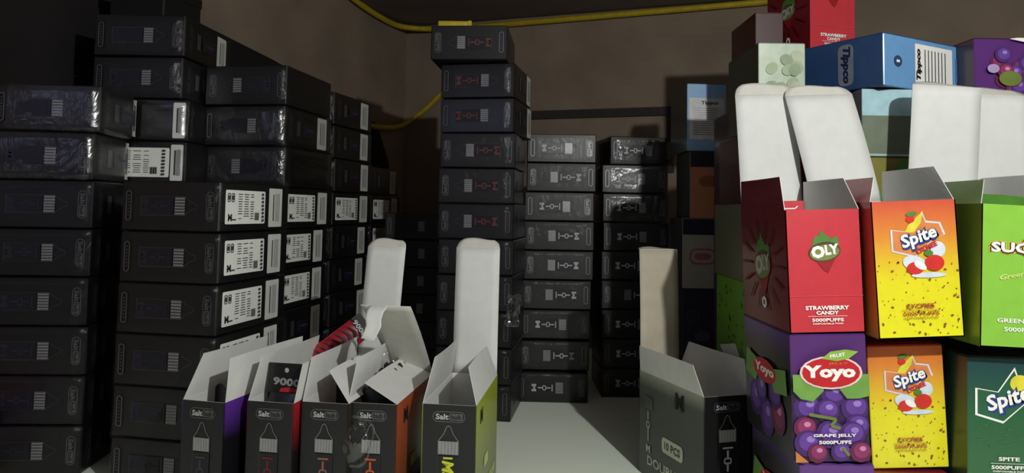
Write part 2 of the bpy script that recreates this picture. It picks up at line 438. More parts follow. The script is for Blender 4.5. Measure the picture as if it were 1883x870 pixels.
def black_meshes(W, D, H, glow):
    k = (W, D, H, glow)
    if k in _BK: return _BK[k]
    r = {}
    r['body'] = box_mesh('carton_body', -W / 2, W / 2, 0, D, 0, H - 0.0008, (BLACK,), bev=0.0012)
    # lid panel with its tuck slots proud of the body end
    r['lid'] = box_mesh('lid_panel', -W / 2 + 0.001, W / 2 - 0.001, 0.0015, D - 0.0015, H - 0.0008, H, (BLACK,), bev=0.0003)
    d = Decal(); device(d, W, H, 'mark', glow); foot_plate(d, W, H)
    r['front'] = d.mesh('front_print', (0, 0, 0), X_, Z_)
    # on the lid (top) : u along depth, v along -x ; normal must be +z : U x V = Y x -X = Z
    for s in range(2): r['sticker%d' % s] = sticker_decal(s).mesh('sticker', (0, 0.012, H), Y_, -X_)
    r['strip'] = strip_decal(min(0.04, D - 0.123)).mesh('side_sticker', (0, max(0.119, D - 0.062), H), Y_, -X_)
    r['end'] = end_print().mesh('lid_print', (0, 0.0, H), Y_, -X_)
    d = Decal(); d.ring(0.018, 0, 0.010, 0.045, 0.0045, 0.001, GREYINK); d.rect(0.05, 0, 0.012, 0.024, DIMINK)
    r['end2'] = d.mesh('base_print', (0, 0, 0), Y_, X_)
    r['edge'] = (lambda q: q.mesh('lid_edge_mark', (0, 0, H), Y_, -X_))(Decal().ring(0.006, 0, 0.006, 0.04, 0.0028, 0.0008, GREYINK))
    # wrap: subdivided, slightly ballooned shell
    e = 0.0022
    bm = bmesh.new(); bmesh.ops.create_cube(bm, size=1); bmesh.ops.subdivide_edges(bm, edges=list(bm.edges), cuts=5, use_grid_fill=True)
    rr = random.Random(3)
    for v in bm.verts:
        p = v.co.copy(); v.co = Vector((p.x * (W + e), (p.y + 0.5) * (D + e) - e / 2, (p.z + 0.5) * (H + e) - e / 2))
        v.co += Vector((rr.uniform(-1, 1), rr.uniform(-1, 1), rr.uniform(-1, 1))) * 0.0005
    for f in bm.faces: f.smooth = True
    me = bpy.data.meshes.new('plastic_wrap'); bm.to_mesh(me); bm.free(); r['wrap'] = me; me.materials.append(FILM)
    me2 = me.copy(); me2.materials.clear(); me2.materials.append(FILMW); r['wrapw'] = me2
    _BK[k] = r; return r
ORD = ['lowest', 'second', 'third', 'fourth', 'fifth', 'sixth', 'seventh', 'eighth', 'ninth', 'tenth', 'eleventh', 'twelfth']
def black_carton(M, label, group, W=W0, D=D0, H=H0, glow=GREYINK, end='S', wrap='wrap', seed=0):
    r = black_meshes(W, D, H, glow)
    o = thing('display_carton', M, label, 'carton', group)
    link('carton_body', r['body'], o); link('lid_panel', r['lid'], o); link('front_print', r['front'], o)
    if end == 'Q': link('side_sticker', r['strip'], o)
    if end == 'S':
        link('sticker', r['sticker%d' % (seed % 2)], o)['label'] = 'white information sticker with black letter M'
        link('side_sticker', r['strip'], o); link('edge_mark', r['edge'], o)
    elif end == 'P':
        link('lid_print', r['end'], o); link('side_sticker', r['strip'], o)
    elif end == 'L': link('base_print', r['end2'], o)
    elif end == 'G': link('side_sticker', r['strip'], o); link('lid_print', r['end'], o)
    if wrap: link('plastic_wrap', r[wrap], o)['label'] = 'clear shrink film'
    return o
def lie(x, y, z, yaw, flip, W, H, tilt=0.0, side=0.0):
    """front-face centre of the lying carton's base edge at x, y, z"""
    M = Matrix.Translation((x, y, z)) @ Matrix.Rotation(yaw, 4, 'Z') @ Matrix.Rotation(side, 4, 'Y') @ Matrix.Rotation(tilt, 4, 'X')
    if not flip: return M @ Matrix.Translation((-H / 2, 0, W / 2)) @ Matrix.Rotation(rad(90), 4, 'Y')
    return M @ Matrix.Translation((H / 2, 0, W / 2)) @ Matrix.Rotation(rad(-90), 4, 'Y')
def place_label(i, n, where):
    if i == n - 1: return 'topmost carton'
    if i == 0: return 'lowest carton'
    k = n - 1 - i
    return (ORD[k] + ' carton from the top')
def stack(n, xr, y, yaw, where, group, W=W0, D=D0, H=H0, z0=0.0, flips='', ends='', wraps='', dx=0.0, jit=0.0015, jyaw=0.8, glow=VIOLET, anchor='right', per=None):
    """column of n lying cartons; xr = x of the front corner named by anchor"""
    rr = random.Random(hash(where) % 1000 if False else len(where) * 7 + n)
    per = per or {}
    for i in range(n):
        ox, oy, oyaw, kw = per.get(i, (0, 0, 0, {}))
        a = yaw + rad(rr.uniform(-jyaw, jyaw)) + rad(oyaw)
        sx = -H / 2 if anchor == 'right' else H / 2
        x = xr + sx * math.cos(a) + dx * i + rr.uniform(-jit, jit) + ox; yy = y + sx * math.sin(a) + rr.uniform(-jit, jit) * 0.5 + oy
        fl = (flips[i] if i < len(flips) else '0') == '1'
        en = ends[i] if i < len(ends) else 'P'
        wr = {'0': None, '1': 'wrap', '2': 'wrapw'}[wraps[i] if i < len(wraps) else '1']
        M = lie(x, yy, z0 + i * (W + GAP), a, fl, W, H)
        DD = D
        if kw.get('turn'):                               # lid end turned to face forward
            DD = 0.143
            M = Matrix.Translation((kw['turn'], kw['y'], z0 + i * (W + GAP) + W / 2)) @ Matrix.Rotation(rad(kw['a']), 4, 'Z') @ Matrix(((0, 1, 0, 0), (0, 0, -1, H), (-1, 0, 0, 0), (0, 0, 0, 1)))
        black_carton(M, 'black wrapped carton, %s, in the %s' % (place_label(i, n, where).replace(' carton', ''), where), group, W, DD, H, glow, en, wr, seed=i)

GL = 'black cartons stacked along the left'
# stack A: front of the left row, six high
stack(6, -0.389, 1.02, rad(-11), 'low front stack of the left row', GL, ends='SSSSSS')
# stack B: leftmost, eight high
stack(8, -0.600, 1.095, rad(4), 'leftmost stack at the picture edge', GL, D=0.112, ends='PPPPPPPP', wraps='11111122', jit=0.003, jyaw=1.0)
# behind A and B
stack(9, -0.382, 1.275, rad(-10), 'second stack of the left row', GL, ends='SSPSSSPPS', wraps='111111221', jit=0.003, jyaw=1.2, flips='000000101')
UX = xat(197, 1.23) - 0.018
stack(10, -0.537, 1.225, rad(-2), 'stack behind the leftmost and front stacks', GL, ends='PPPPPPSQPP', wraps='1111111211',
      per={6: (0, 0, 0, {'turn': UX + 0.003, 'y': 1.22, 'a': -1}), 7: (0, 0, 0, {'turn': UX, 'y': 1.225, 'a': 1})})
stack(9, -0.366, 1.56, rad(-13), 'third stack of the left row', GL, ends='PPPPPSPPP', jit=0.003, jyaw=1.5)
stack(7, -0.337, 1.83, rad(-12), 'hindmost stack of the left row', GL, ends='PPSSSSP', jit=0.002)
# dark gift-like box on top of the left stacks
DRED = ink('dark_red_card', (44, 12, 16), 0.5)
o = thing('dark_box', Matrix.Translation((-0.655, 1.3, 10 * (W0 + GAP) + 0.001)) @ Matrix.Rotation(rad(-14), 4, 'Z'), 'small plain black and dark red box on top of the left stacks', 'box')
link('box_body', box_mesh('box_body', -0.055, 0.055, 0, 0.1, 0, 0.062, (ink('near_black_card', (9, 8, 9), 0.7), DRED), lambda n, c: 1 if n.z < -0.5 else 0, 0.002), o)
link('box_lid', box_mesh('box_lid', -0.0565, 0.0565, -0.0015, 0.1015, 0.048, 0.066, (ink('near_black_card', (9, 8, 9)),), None, 0.002), o)

# stack D: the tall centre stack, eleven high
WD = 0.0634
stack(11, 0.006, 1.40, rad(-8), 'tall centre stack', 'black cartons in the tall centre stack', W=WD, D=0.165, H=0.142,
      flips='11111111001', ends='LLLLLLLLGGL', wraps='11111111110', dx=-0.0002, jit=0.002, jyaw=1.0,
      glow=ink('rust_ink', (92, 44, 36), 0.5), per={10: (-0.018, -0.02, 3, {}), 9: (-0.002, 0, -4, {}), 8: (-0.004, 0, -5, {})})
o = thing('yellow_tube_piece', Matrix.Translation(Vector((xat(828, 1.42), 1.42, 11 * (WD + GAP) + 0.007))), 'short yellow strap folded on the topmost carton of the tall stack', 'strap')
link('strap_body', box_mesh('strap_body', -0.031, 0.031, -0.006, 0.006, -0.0062, 0.006, (YEL,), None, 0.003, 2), o)
link('strap_end', box_mesh('strap_end', 0.025, 0.033, -0.0066, 0.0066, -0.0066, 0.007, (YEL,), None, 0.002, 2), o)
def crumple(s, t):
    rr = random.Random(int(s * 97) * 131 + int(t * 89)); q = 0.006
    return Vector((xat(944, 1.385) + (s - 0.5) * 0.022 + 0.006 * t + rr.uniform(-q, q) * 0.5, 1.382 + rr.uniform(-q, q) * 1.2, 0.175 + 0.055 * t + rr.uniform(-q, q) * 0.4))
tag(sheet('loose_wrap', crumple, 5, 10, CLEAR, CLEAR, None, th=0.0003, smooth=False), 'crumpled piece of clear wrap clinging to the right edge of the tall stack', 'packaging')
# stack C and E: the two low stacks at the back
WC, DC, HC = 0.0581, 0.17, 0.143
GB = 'black cartons in the two back stacks'
stack(9, 0.022, 1.58, rad(-2.0), 'back stack right of the tall one', GB, W=WC, D=DC, H=HC, flips='010111010', ends='LLLLLLLLL',
      dx=0.0012, jit=0.002, jyaw=1.5, glow=PALEINK, anchor='left', wraps='111111111', per={0: (-0.006, -0.03, 0, {}), 1: (-0.003, -0.012, 0, {})})
stack(9, 0.192, 1.60, rad(1), 'rightmost of the back stacks', GB, W=WC, D=DC, H=0.138, flips='000100000', ends='LLLLLLLLL',
      jit=0.002, jyaw=1.5, glow=PALEINK, anchor='left', wraps='111111222', per={8: (0.016, 0, 5, {})})
# stack J: low dark stack left of the tall stack
stack(6, -0.150, 1.76, rad(0), 'dark stack left of the tall one', 'black cartons in the low dark stack', W=0.060, D=0.16, H=0.14, ends='LLLLLL')

# ---------------------------------------------------------------- open cartons
def open_shell(W, D, H, mf, ms, th=0.0012):
    """four walls and a base: printed outside, white inside"""
    vsl, fs, mi = [], [], []
    def panel(a, b, c, d_, n, m):     # outer quad a b c d_, inner offset -n*th
        base = len(vsl); P = [Vector(p) for p in (a, b, c, d_)]
        vsl.extend(P); vsl.extend(p - Vector(n) * th for p in P)
        fs.append((base, base + 1, base + 2, base + 3)); mi.append(m)
        fs.append((base + 7, base + 6, base + 5, base + 4)); mi.append(2)
        for i in range(4):
            j = (i + 1) % 4; fs.append((base + j, base + i, base + 4 + i, base + 4 + j)); mi.append(2 if i == 2 else m)
    h = W / 2
    panel((-h, 0, 0), (h, 0, 0), (h, 0, H), (-h, 0, H), (0, -1, 0), 0)
    panel((h, D, 0), (-h, D, 0), (-h, D, H), (h, D, H), (0, 1, 0), 0)
    panel((h, 0, 0), (h, D, 0), (h, D, H), (h, 0, H), (1, 0, 0), 1)
    panel((-h, D, 0), (-h, 0, 0), (-h, 0, H), (-h, D, H), (-1, 0, 0), 1)
    panel((-h, D, 0), (h, D, 0), (h, 0, 0), (-h, 0, 0), (0, 0, -1), 1)
    return pydata('carton_body', vsl, fs, (mf, ms, BOARD), mi)
def flap(parent, side, W, D, H, h, lean, cf=0.0, cb=0.01, outer=BOARD, inner=None):
    inner = inner or BOARD
    """dust flap hinged on the left (-1) or right (+1) rim; lean > 0 tips it inward; cf/cb = corner cuts front/back"""
    x0 = side * (W / 2 - 0.0004)
    def fn(s, t):
        a, b = 0.002 + cf * t, D - 0.002 - cb * t
        y = a + (b - a) * s
        bow = 0.002 * math.sin(math.pi * s) * t
        return (x0 - side * (math.sin(lean) * h * t + bow), y, H + math.cos(lean) * h * t)
    if side > 0: return sheet('side_flap', fn, 8, 3, outer, inner, parent, smooth=False)
    return sheet('side_flap', lambda s, t: fn(1 - s, t), 8, 3, outer, inner, parent, smooth=False)
def lid(parent, W, D, H, L, inner=None, back=0.0, roll=0.0, bend=0.0, tab=0.018, tabang=50, outer=BOARD, skew=0.0, torn=0, widen=0.0):
    """lid hinged on the back rim; back = lean away from the lens, roll = in-plane lean to the right, bend = curl along its length"""
    HZ = Vector((0, D - 0.0006, H))
    def fn(s, t, L=L):
        n = 10; p = Vector((0, 0, 0)); a = back
        p = Vector(((s - 0.5) * (W - 0.002) * (1 + widen * t), 0, 0)); y = z = 0
        k = 12
        for i in range(k):
            aa = back + bend * (i + 0.5) / k * t
            y += math.sin(aa) * L * t / k; z += math.cos(aa) * L * t / k
        p.y = y; p.z = z
        p.x += roll * z + skew * z * z
        return HZ + p
    o = sheet('lid', lambda s, t: fn(s, t), 6, 12, inner or BOARD, outer, parent)
    aend = back + bend; E = [fn(0, 1), fn(1, 1)]
    ta = aend + rad(tabang)
    def tf(s, t):
        m = 0.5 - 0.5 * math.sqrt(max(0.0, 1 - max(0, (t - 0.35) / 0.65) ** 2)) * 1.0
        ins = 0.06 * t + 0.09 * (max(0, (t - 0.3) / 0.7) ** 2.5)
        s2 = ins + (1 - 2 * ins) * s
        if torn: s2 = 0.16 + 0.03 * math.sin(9 * t + 2) + (0.36 - 0.1 * t) * s
        p = E[0].lerp(E[1], s2)
        wv = 0.0015 * math.sin(s * 5 + torn) * t
        return p + Vector((roll * math.cos(ta) * tab * t, math.sin(ta) * tab * t, math.cos(ta) * tab * t + wv))
    sheet('tuck_flap', tf, 8, 5, BOARD if torn else inner or BOARDG, BOARD if torn else outer, o)
    return o

MINTW = ink('pale_lime_ink', (205, 215, 130))
CAPINK = ink('cap_grey_ink', (132, 132, 130), 0.5)
def salt_print(W, H, glow, txt='mark', foot=True):
    d = Decal(); device(d, W, H, txt, glow, logo=PALEINK, dy=0.06, cap=CAPINK)
    if foot: foot_plate(d, W, H)
    return d
def salt_open(x, y, yaw, W, D, H, cols, glow, label, flaps, lidkw=None, txt='mark', side=None, right_print=True, side_flaps_outer=BOARD):
    M = Matrix.Translation((x, y, 0)) @ Matrix.Rotation(yaw, 4, 'Z') @ Matrix.Translation((W / 2, 0, 0))
    o = thing('open_carton', M, label, 'carton', 'open black cartons at the front')
    nm = cols[0]
    mf = grad(nm + '_front_card', [(0.0, cols[1]), (0.42, (19, 19, 21)), (1.0, (15, 15, 17))], H=H)
    ms = grad(nm + '_side_card', cols[2], H=H)
    link('carton_body', open_shell(W, D, H, mf, ms), o)
    link('front_print', salt_print(W, H, glow, txt).mesh('front_print', (0, 0, 0), X_, Z_), o)
    if side:
        link('side_print', side.mesh('side_print', (W / 2, 0, 0), Y_, Z_), o)
        link('count_badge', Decal().rrect(D * 0.45, H * 0.42, 0.03, 0.014, 0.003, MINTW).mesh('count_badge', (W / 2, 0, 0), Y_, Z_), o)
        link('side_logo', Decal().text('M', D * 0.22, H * 0.86, 0.018, 0.018, BLK, bold=0.04).mesh('side_logo', (W / 2, 0, 0), Y_, Z_), o)
    for s, (h, lean, cf, cb) in flaps.items(): flap(o, s, W, D, H, h, lean, cf, cb)
    if lidkw is not None: lid(o, W, D, H, **lidkw)
    return o, M
DF, HF = 0.18, 0.148
YF = 0.93
def side_words(words, W, D, H, m):
    d = Decal()
    for i in range(9): d.rect(D * (0.16 + 0.085 * i), H * 0.2, D * 0.055, 0.012, m, i == 0)
    return d
PUR = (98, 50, 160)
o1, M1 = salt_open(xat(350, YF), YF, rad(-14), 0.058, DF, HF, ('purple', (30, 26, 34), [(0.0, (16, 16, 18)), (0.7, (20, 18, 24)), (0.86, (80, 44, 130)), (1.0, PUR)]), DIMINK,
   'open black carton with purple upper side, leftmost of the front row', {-1: (0.05, rad(6), 0.028, 0.004), 1: (0.052, rad(-3), 0.002, 0.004)})
o2, M2 = salt_open(xat(468, YF), YF, rad(-11), 0.060, DF, HF, ('crimson', (24, 18, 19), [(0.0, (18, 16, 18)), (0.6, (28, 18, 20)), (0.85, (150, 30, 40)), (1.0, (176, 36, 46))]), ink('dull_red_ink', (110, 30, 38)),
   'open black carton with red upper side holding the numbered pouch', {-1: (0.052, rad(10), 0.012, 0.004), 1: (0.045, rad(-6), 0.01, 0.004)})
o3, M3 = salt_open(xat(567, YF), YF, rad(-9), 0.059, DF, HF, ('tan', (34, 28, 27), [(0.0, (18, 17, 18)), (1.0, (60, 40, 34))]), ink('copper_ink', (150, 96, 74)),
   'open black carton with tall upright lid, third of the front row', {-1: (0.05, rad(4), 0.014, 0.004), 1: (0.046, rad(38), 0.006, 0.07)},
   dict(L=0.178, back=rad(2), roll=0.05, bend=rad(3), tab=0.014, tabang=35))
o4, M4 = salt_open(xat(650, YF), YF, rad(-8), 0.061, DF, HF, ('orange', (112, 62, 34), [(0.0, (60, 40, 30)), (0.45, (150, 76, 44)), (1.0, (186, 84, 50))]), ORANGEINK,
   'open black carton with orange side and torn bent lid', {-1: (0.05, rad(5), 0.016, 0.02), 1: (0.048, rad(62), 0.004, 0.01)},
   dict(L=0.176, back=rad(-46), roll=0.0, widen=0.1, bend=rad(-10), tab=0.045, tabang=-95, torn=1, inner=BOARDG, outer=BOARDG), side=side_words('MANGO', 0.061, DF, HF, BLK))
o5, M5 = salt_open(xat(785, YF), YF, rad(-7), 0.066, DF, HF, ('lime', (92, 98, 52), [(0.0, (96, 106, 44)), (0.4, (120, 132, 46)), (0.8, (168, 180, 40)), (1.0, (176, 190, 44))]), YELLOWINK,
   'open black carton with yellow-green side and tall upright lid', {-1: (0.05, rad(8), 0.03, 0.002), 1: (0.046, rad(14), 0.004, 0.03)},
   dict(L=0.178, back=rad(1.5), roll=0.0, bend=rad(3), tab=0.016, tabang=30), txt='Max', side=side_words('MARMINT', 0.066, DF, HF, ink('pale_lime_ink', (205, 215, 130))))
# F: turned open carton on the right of the bare tabletop
WF, DFF = 0.067, 0.176
MF = Matrix.Translation((0.25, 0.985, 0)) @ Matrix.Rotation(rad(18), 4, 'Z') @ Matrix.Translation((WF / 2, 0, 0))
oF = thing('open_carton', MF, 'open grey-black doublemint carton turned sideways, right of the bare tabletop', 'carton', 'open black cartons at the front')
msF = grad('mint_side_card', [(0.0, (44, 46, 43)), (0.55, (62, 66, 60)), (0.86, (88, 93, 84)), (1.0, (172, 176, 160))], H=HF)
link('carton_body', open_shell(WF, DFF, HF, grad('mint_front_card', [(0, (24, 24, 25)), (1, (16, 16, 17))], H=HF), msF), oF)
link('front_print', salt_print(WF, HF, PALEINK).mesh('front_print', (0, 0, 0), X_, Z_), oF)
dF = Decal(); a_ = -1
# left wall: seen from -x ; u must run right as seen = +(-y)... origin at back, U = -Y, V = Z gives normal -X
MINT = ink('mint_pale_ink', (190, 196, 176))
dF.text('DOUBLEMINT', DFF * 0.56, HF * 0.17, DFF * 0.82, 0.0135, MINT, bold=0.02)
dF.rrect(DFF * 0.55, HF * 0.40, 0.056, 0.021, 0.006, MINT); dF.text('10 PCS', DFF * 0.55, HF * 0.40, 0.042, 0.011, BLACK, bold=0.03)
dF.text('M', DFF * 0.66, HF * 0.86, 0.022, 0.022, BLK, bold=0.04)
dF.rect(DFF * 0.17, HF * 0.72, 0.026, 0.018, GREYINK)
dF.text('M', DFF * 0.17, HF * 0.28, 0.012, 0.011, PALEINK, bold=0.05); dF.rect(DFF * 0.17, HF * 0.42, 0.003, 0.02, PALEINK)
dF.ring(DFF * 0.17, HF * 0.51, 0.010, 0.010, 0.004, 0.002, PALEINK); dF.rect(DFF * 0.17, HF * 0.60, 0.003, 0.012, PALEINK)
link('side_print', dF.mesh('side_print', (-WF / 2, DFF, 0), -Y_, Z_), oF)
flap(oF, -1, WF, DFF, HF, 0.036, rad(-4), 0.022, 0.002); flap(oF, 1, WF, DFF, HF, 0.042, rad(-12), 0.02, 0.012)
LID_SHADE = ink('shaded_lining', (186, 176, 156), 0.8, noise=0.05)  # beige board tone, darkened for the shade on this lid
lid(oF, WF, DFF, HF, 0.178, inner=LID_SHADE, back=rad(2), roll=0.02, bend=rad(4), tab=0.016, tabang=75)

# ---------------------------------------------------------------- pouches and clear plastic
def pouch(name, M, w_, h_, mats, label, group=None, header=False, zig=True, puff=0.006, hole=False):
    o = thing(name, M, label, 'pouch', group)
    nx, ny = 12, 14; hh = h_ - 0.036 if hole else h_
    def side_(sgn):
        def fn(s, t):
            x = (s - 0.5) * w_; z = t * hh
            if t == 1 and zig and not hole: z += 0.005 * abs(math.sin(s * math.pi * 3)) - 0.002
            b = puff * (math.sin(math.pi * s) ** 0.6) * (math.sin(math.pi * min(1, t * 1.02)) ** 0.5 if 0 < t < 0.98 else 0)
            return Vector((x, sgn * b, z))
        return fn
    f, bk = side_(-1), side_(1); vsl, fs = [], []
    for g in (f, bk):
        for j in range(ny + 1):
            for i in range(nx + 1): vsl.append(g(i / nx, j / ny))
    k = (nx + 1) * (ny + 1)
    for j in range(ny):
        for i in range(nx):
            a = j * (nx + 1) + i; fs.append((a, a + 1, a + nx + 2, a + nx + 1)); fs.append((k + a, k + a + nx + 1, k + a + nx + 2, k + a + 1))
    link('pouch_body', pydata('pouch_body', vsl, fs, mats[:1], smooth=True), o)
    if hole:
        z0, z1 = hh, h_; cz = h_ - 0.0085; inner, outer = [], []
        an = sorted([2 * math.pi * i / 20 + 0.05 for i in range(20)] + [math.atan2(q - cz, p_) % (2 * math.pi) for p_ in (-w_ / 2, w_ / 2) for q in (z0, z1)])
        n = len(an)
        for a in an:
            c, s_ = math.cos(a), math.sin(a)
            inner.append((0.0030 * c, cz + 0.0030 * s_))
            rr_ = min([(w_ / 2) / abs(c) if abs(c) > 1e-6 else 9, ((z1 - cz) if s_ > 0 else (cz - z0)) / abs(s_) if abs(s_) > 1e-6 else 9])
            outer.append((rr_ * c, cz + rr_ * s_))
        vv = [(x, y, z) for y in (-0.0005, 0.0005) for lst in (inner, outer) for x, z in lst]; ff = []
        for i in range(n):
            j = (i + 1) % n
            ff += [(i, n + i, n + j, j), (2 * n + i, 2 * n + j, 3 * n + j, 3 * n + i), (i, j, 2 * n + j, 2 * n + i), (n + i, 3 * n + i, 3 * n + j, n + j)]
        link('hanging_header', pydata('hanging_header', vv, ff, mats[:1]), o)
    return o
FOIL = ink('black_foil', (22, 22, 25), 0.3, coat=0.3)
RFOIL = ink('red_foil', (150, 30, 42), 0.28, coat=0.4)
DFOIL = ink('dark_foil', (38, 40, 44), 0.35)
Mp = M2 @ Matrix.Translation((0.004, 0.022, 0.0022)) @ Matrix.Rotation(rad(-3), 4, 'X')
p = pouch('foil_pouch', Mp, 0.048, 0.186, (FOIL,), 'black hanging pouch numbered 9000 standing in the second front carton', hole=True, puff=0.007)
d = Decal(); d.text('9000', 0.001, 0.1635, 0.036, 0.0095, SILVER, bold=0.04, rot=rad(-3)); d.poly([(-.008, .1515), (.02, .1515), (.018, .155), (.004, .1572), (-.006, .156)], REDINK)
link('header_print', d.mesh('header_print', (0, -0.0006, 0), X_, Z_), p)
d = Decal(); d.rect(0, 0.06, 0.03, 0.05, REDINK)
link('pouch_print', d.mesh('pouch_print', (0, -0.0085, 0), X_, Z_), p)
Mp = M2 @ Matrix.Translation((0.0, 0.150, 0.01)) @ Matrix.Rotation(rad(24), 4, 'Y') @ Matrix.Rotation(rad(-4), 4, 'X')
Mp = Matrix.Translation((xat(596, 1.09), 1.092, 0.168)) @ Matrix.Rotation(rad(52), 4, 'Y') @ Matrix.Rotation(rad(-14), 4, 'X')
p = pouch('foil_pouch', Mp @ Matrix.Translation((0, 0, -0.02)), 0.036, 0.10, (RFOIL,), 'red and black foil pouch lying slanted over the second carton flaps', puff=0.006)
d = Decal()
for i in range(9):
    d.poly([(-0.017, 0.02 + i * 0.009), (-0.002, 0.024 + i * 0.009), (0.012, 0.019 + i * 0.009), (0.015, 0.022 + i * 0.009), (0.0, 0.028 + i * 0.009)], BLK if i % 3 else FOIL, False)
d.rect(0, 0.094, 0.036, 0.014, BLK); d.text('9000', 0, 0.088, 0.026, 0.007, PALEINK, bold=0.03)
link('pouch_print', d.mesh('pouch_print', (0, -0.0075, 0), X_, Z_), p)
for k, (yy, top) in enumerate(((0.04, 0.150), (0.062, 0.155), (0.084, 0.158), (0.106, 0.160), (0.128, 0.163), (0.15, 0.160))):
    pouch('foil_pouch', M4 @ Matrix.Translation((-0.0140, yy, 0.0022)) @ Matrix.Rotation(rad(-1), 4, 'X'), 0.027, top + 0.003, (FOIL if k % 2 else DFOIL,),
          'dark foil pouch in the orange-sided carton, %s from the front' % ('first', 'second', 'third', 'fourth', 'fifth', 'sixth')[k], 'foil pouches in the orange-sided carton', puff=0.005)
for k, (MM, yy, top, lab) in enumerate(((M3, 0.10, 0.160, 'dark foil pouch peeping out of the carton with the tall lid'), (M1, 0.06, 0.150, 'dark foil pouch in the purple-sided carton, nearer one'),
                                        (M1, 0.085, 0.153, 'dark foil pouch in the purple-sided carton, farther one'))):
    pouch('foil_pouch', MM @ Matrix.Translation((-0.004, yy, 0.0022)), 0.044, top, (DFOIL,), lab, puff=0.005)
# clear blister dome hooked on the orange-sided carton, and a small clear cap between flaps
def dome(name, M, rx, rz, dep, label):
    vsl, fs = [], []; n, m = 20, 7
    for j in range(m + 1):
        a = rad(90) * j / m
        for i in range(n):
            b = 2 * math.pi * i / n; sq = 1 + 0.08 * math.cos(4 * b)
            vsl.append((rx * sq * math.cos(a) * math.cos(b), -dep * math.sin(a), rz * sq * math.cos(a) * math.sin(b)))
    for j in range(m):
        for i in range(n): fs.append((j * n + i, j * n + (i + 1) % n, (j + 1) * n + (i + 1) % n, (j + 1) * n + i))
    o = thing(name, M, label, 'packaging')
    link('dome', pydata('dome', vsl, fs, (CLEAR,), smooth=True), o)
    d_ = Decal(); a = Decal.loop(0, 0, 2.2 * rx, 2.2 * rz, rx * 0.9); b = Decal.loop(0, 0, 1.95 * rx, 1.95 * rz, rx * 0.85); d_.strip(a, b, CLEAR)
    link('rim', d_.mesh('rim', (0, 0, 0), X_, Z_), o); return o
dome('clear_blister', M4 @ Matrix.Translation((-0.018, -0.002, 0.103)) @ Matrix.Rotation(rad(14), 4, 'Y'), 0.018, 0.028, 0.012, 'clear plastic blister shell hanging on front of the orange-sided carton')
dome('clear_blister', M3 @ Matrix.Translation((0.026, 0.135, 0.175)) @ Matrix.Rotation(rad(20), 4, 'Y'), 0.014, 0.02, 0.012, 'small clear plastic cap caught between the third and fourth front cartons')

# ---------------------------------------------------------------- coloured cartons on the right
def col(n, rgb, **k): return ink(n, rgb, **k)
RED = (196, 52, 62)
def oly_logo(d, cx, cy, s, dim=False):
    leaf, brown, hol = col('leaf_green', (78, 128, 52)), col('logo_brown', (84, 54, 36)), col('logo_olive', (120, 130, 70))
    w_ = PALEINK if dim else WHITE
    d.poly([(cx - .42 * s, cy + .18 * s), (cx - .30 * s, cy + .50 * s), (cx + .02 * s, cy + .58 * s), (cx + .25 * s, cy + .42 * s), (cx + .45 * s, cy + .5 * s), (cx + .5 * s, cy + .15 * s), (cx, cy + .1 * s)], leaf)
    d.poly([(cx - .18 * s, cy + .5 * s), (cx - .06 * s, cy + .72 * s), (cx + .06 * s, cy + .5 * s)], leaf)
    d.poly([(cx - .45 * s, cy - .1 * s), (cx + .45 * s, cy - .05 * s), (cx + .1 * s, cy - .72 * s), (cx - .05 * s, cy - .62 * s)], col('berry_red', (150, 24, 34)))
    d.ell(cx, cy - .02 * s, 1.08 * s, .66 * s, brown, rad(8)); d.ell(cx, cy - .04 * s, 1.0 * s, .52 * s, hol, rad(8))
    d.text('O', cx - .22 * s, cy - .02 * s, .46 * s, .42 * s, w_, bold=0.06); d.text('LY', cx + .24 * s, cy + .06 * s, .46 * s, .34 * s, w_, bold=0.05, rot=rad(6))
def d_oly(W, H, words=True):
    d = Decal(); oly_logo(d, W * 0.0, H * 0.66, W * 0.40)
    d.rect(0, H * 0.30, W * 0.98, H * 0.003, col('pale_red_ink', (214, 90, 98)))
    d.text('STRAWBERRY', 0.0, H * 0.205, W * 0.58, H * 0.034, WHITE, bold=0.04); d.text('CANDY', 0, H * 0.165, W * 0.30, H * 0.030, WHITE, bold=0.04)
    d.rect(0, H * 0.138, W * 0.52, H * 0.003, WHITE); d.text('5000PUFFS', 0, H * 0.108, W * 0.42, H * 0.028, WHITE, bold=0.03)
    d.text('DISPOSABLE POD', 0, H * 0.078, W * 0.40, H * 0.012, WHITE); return d
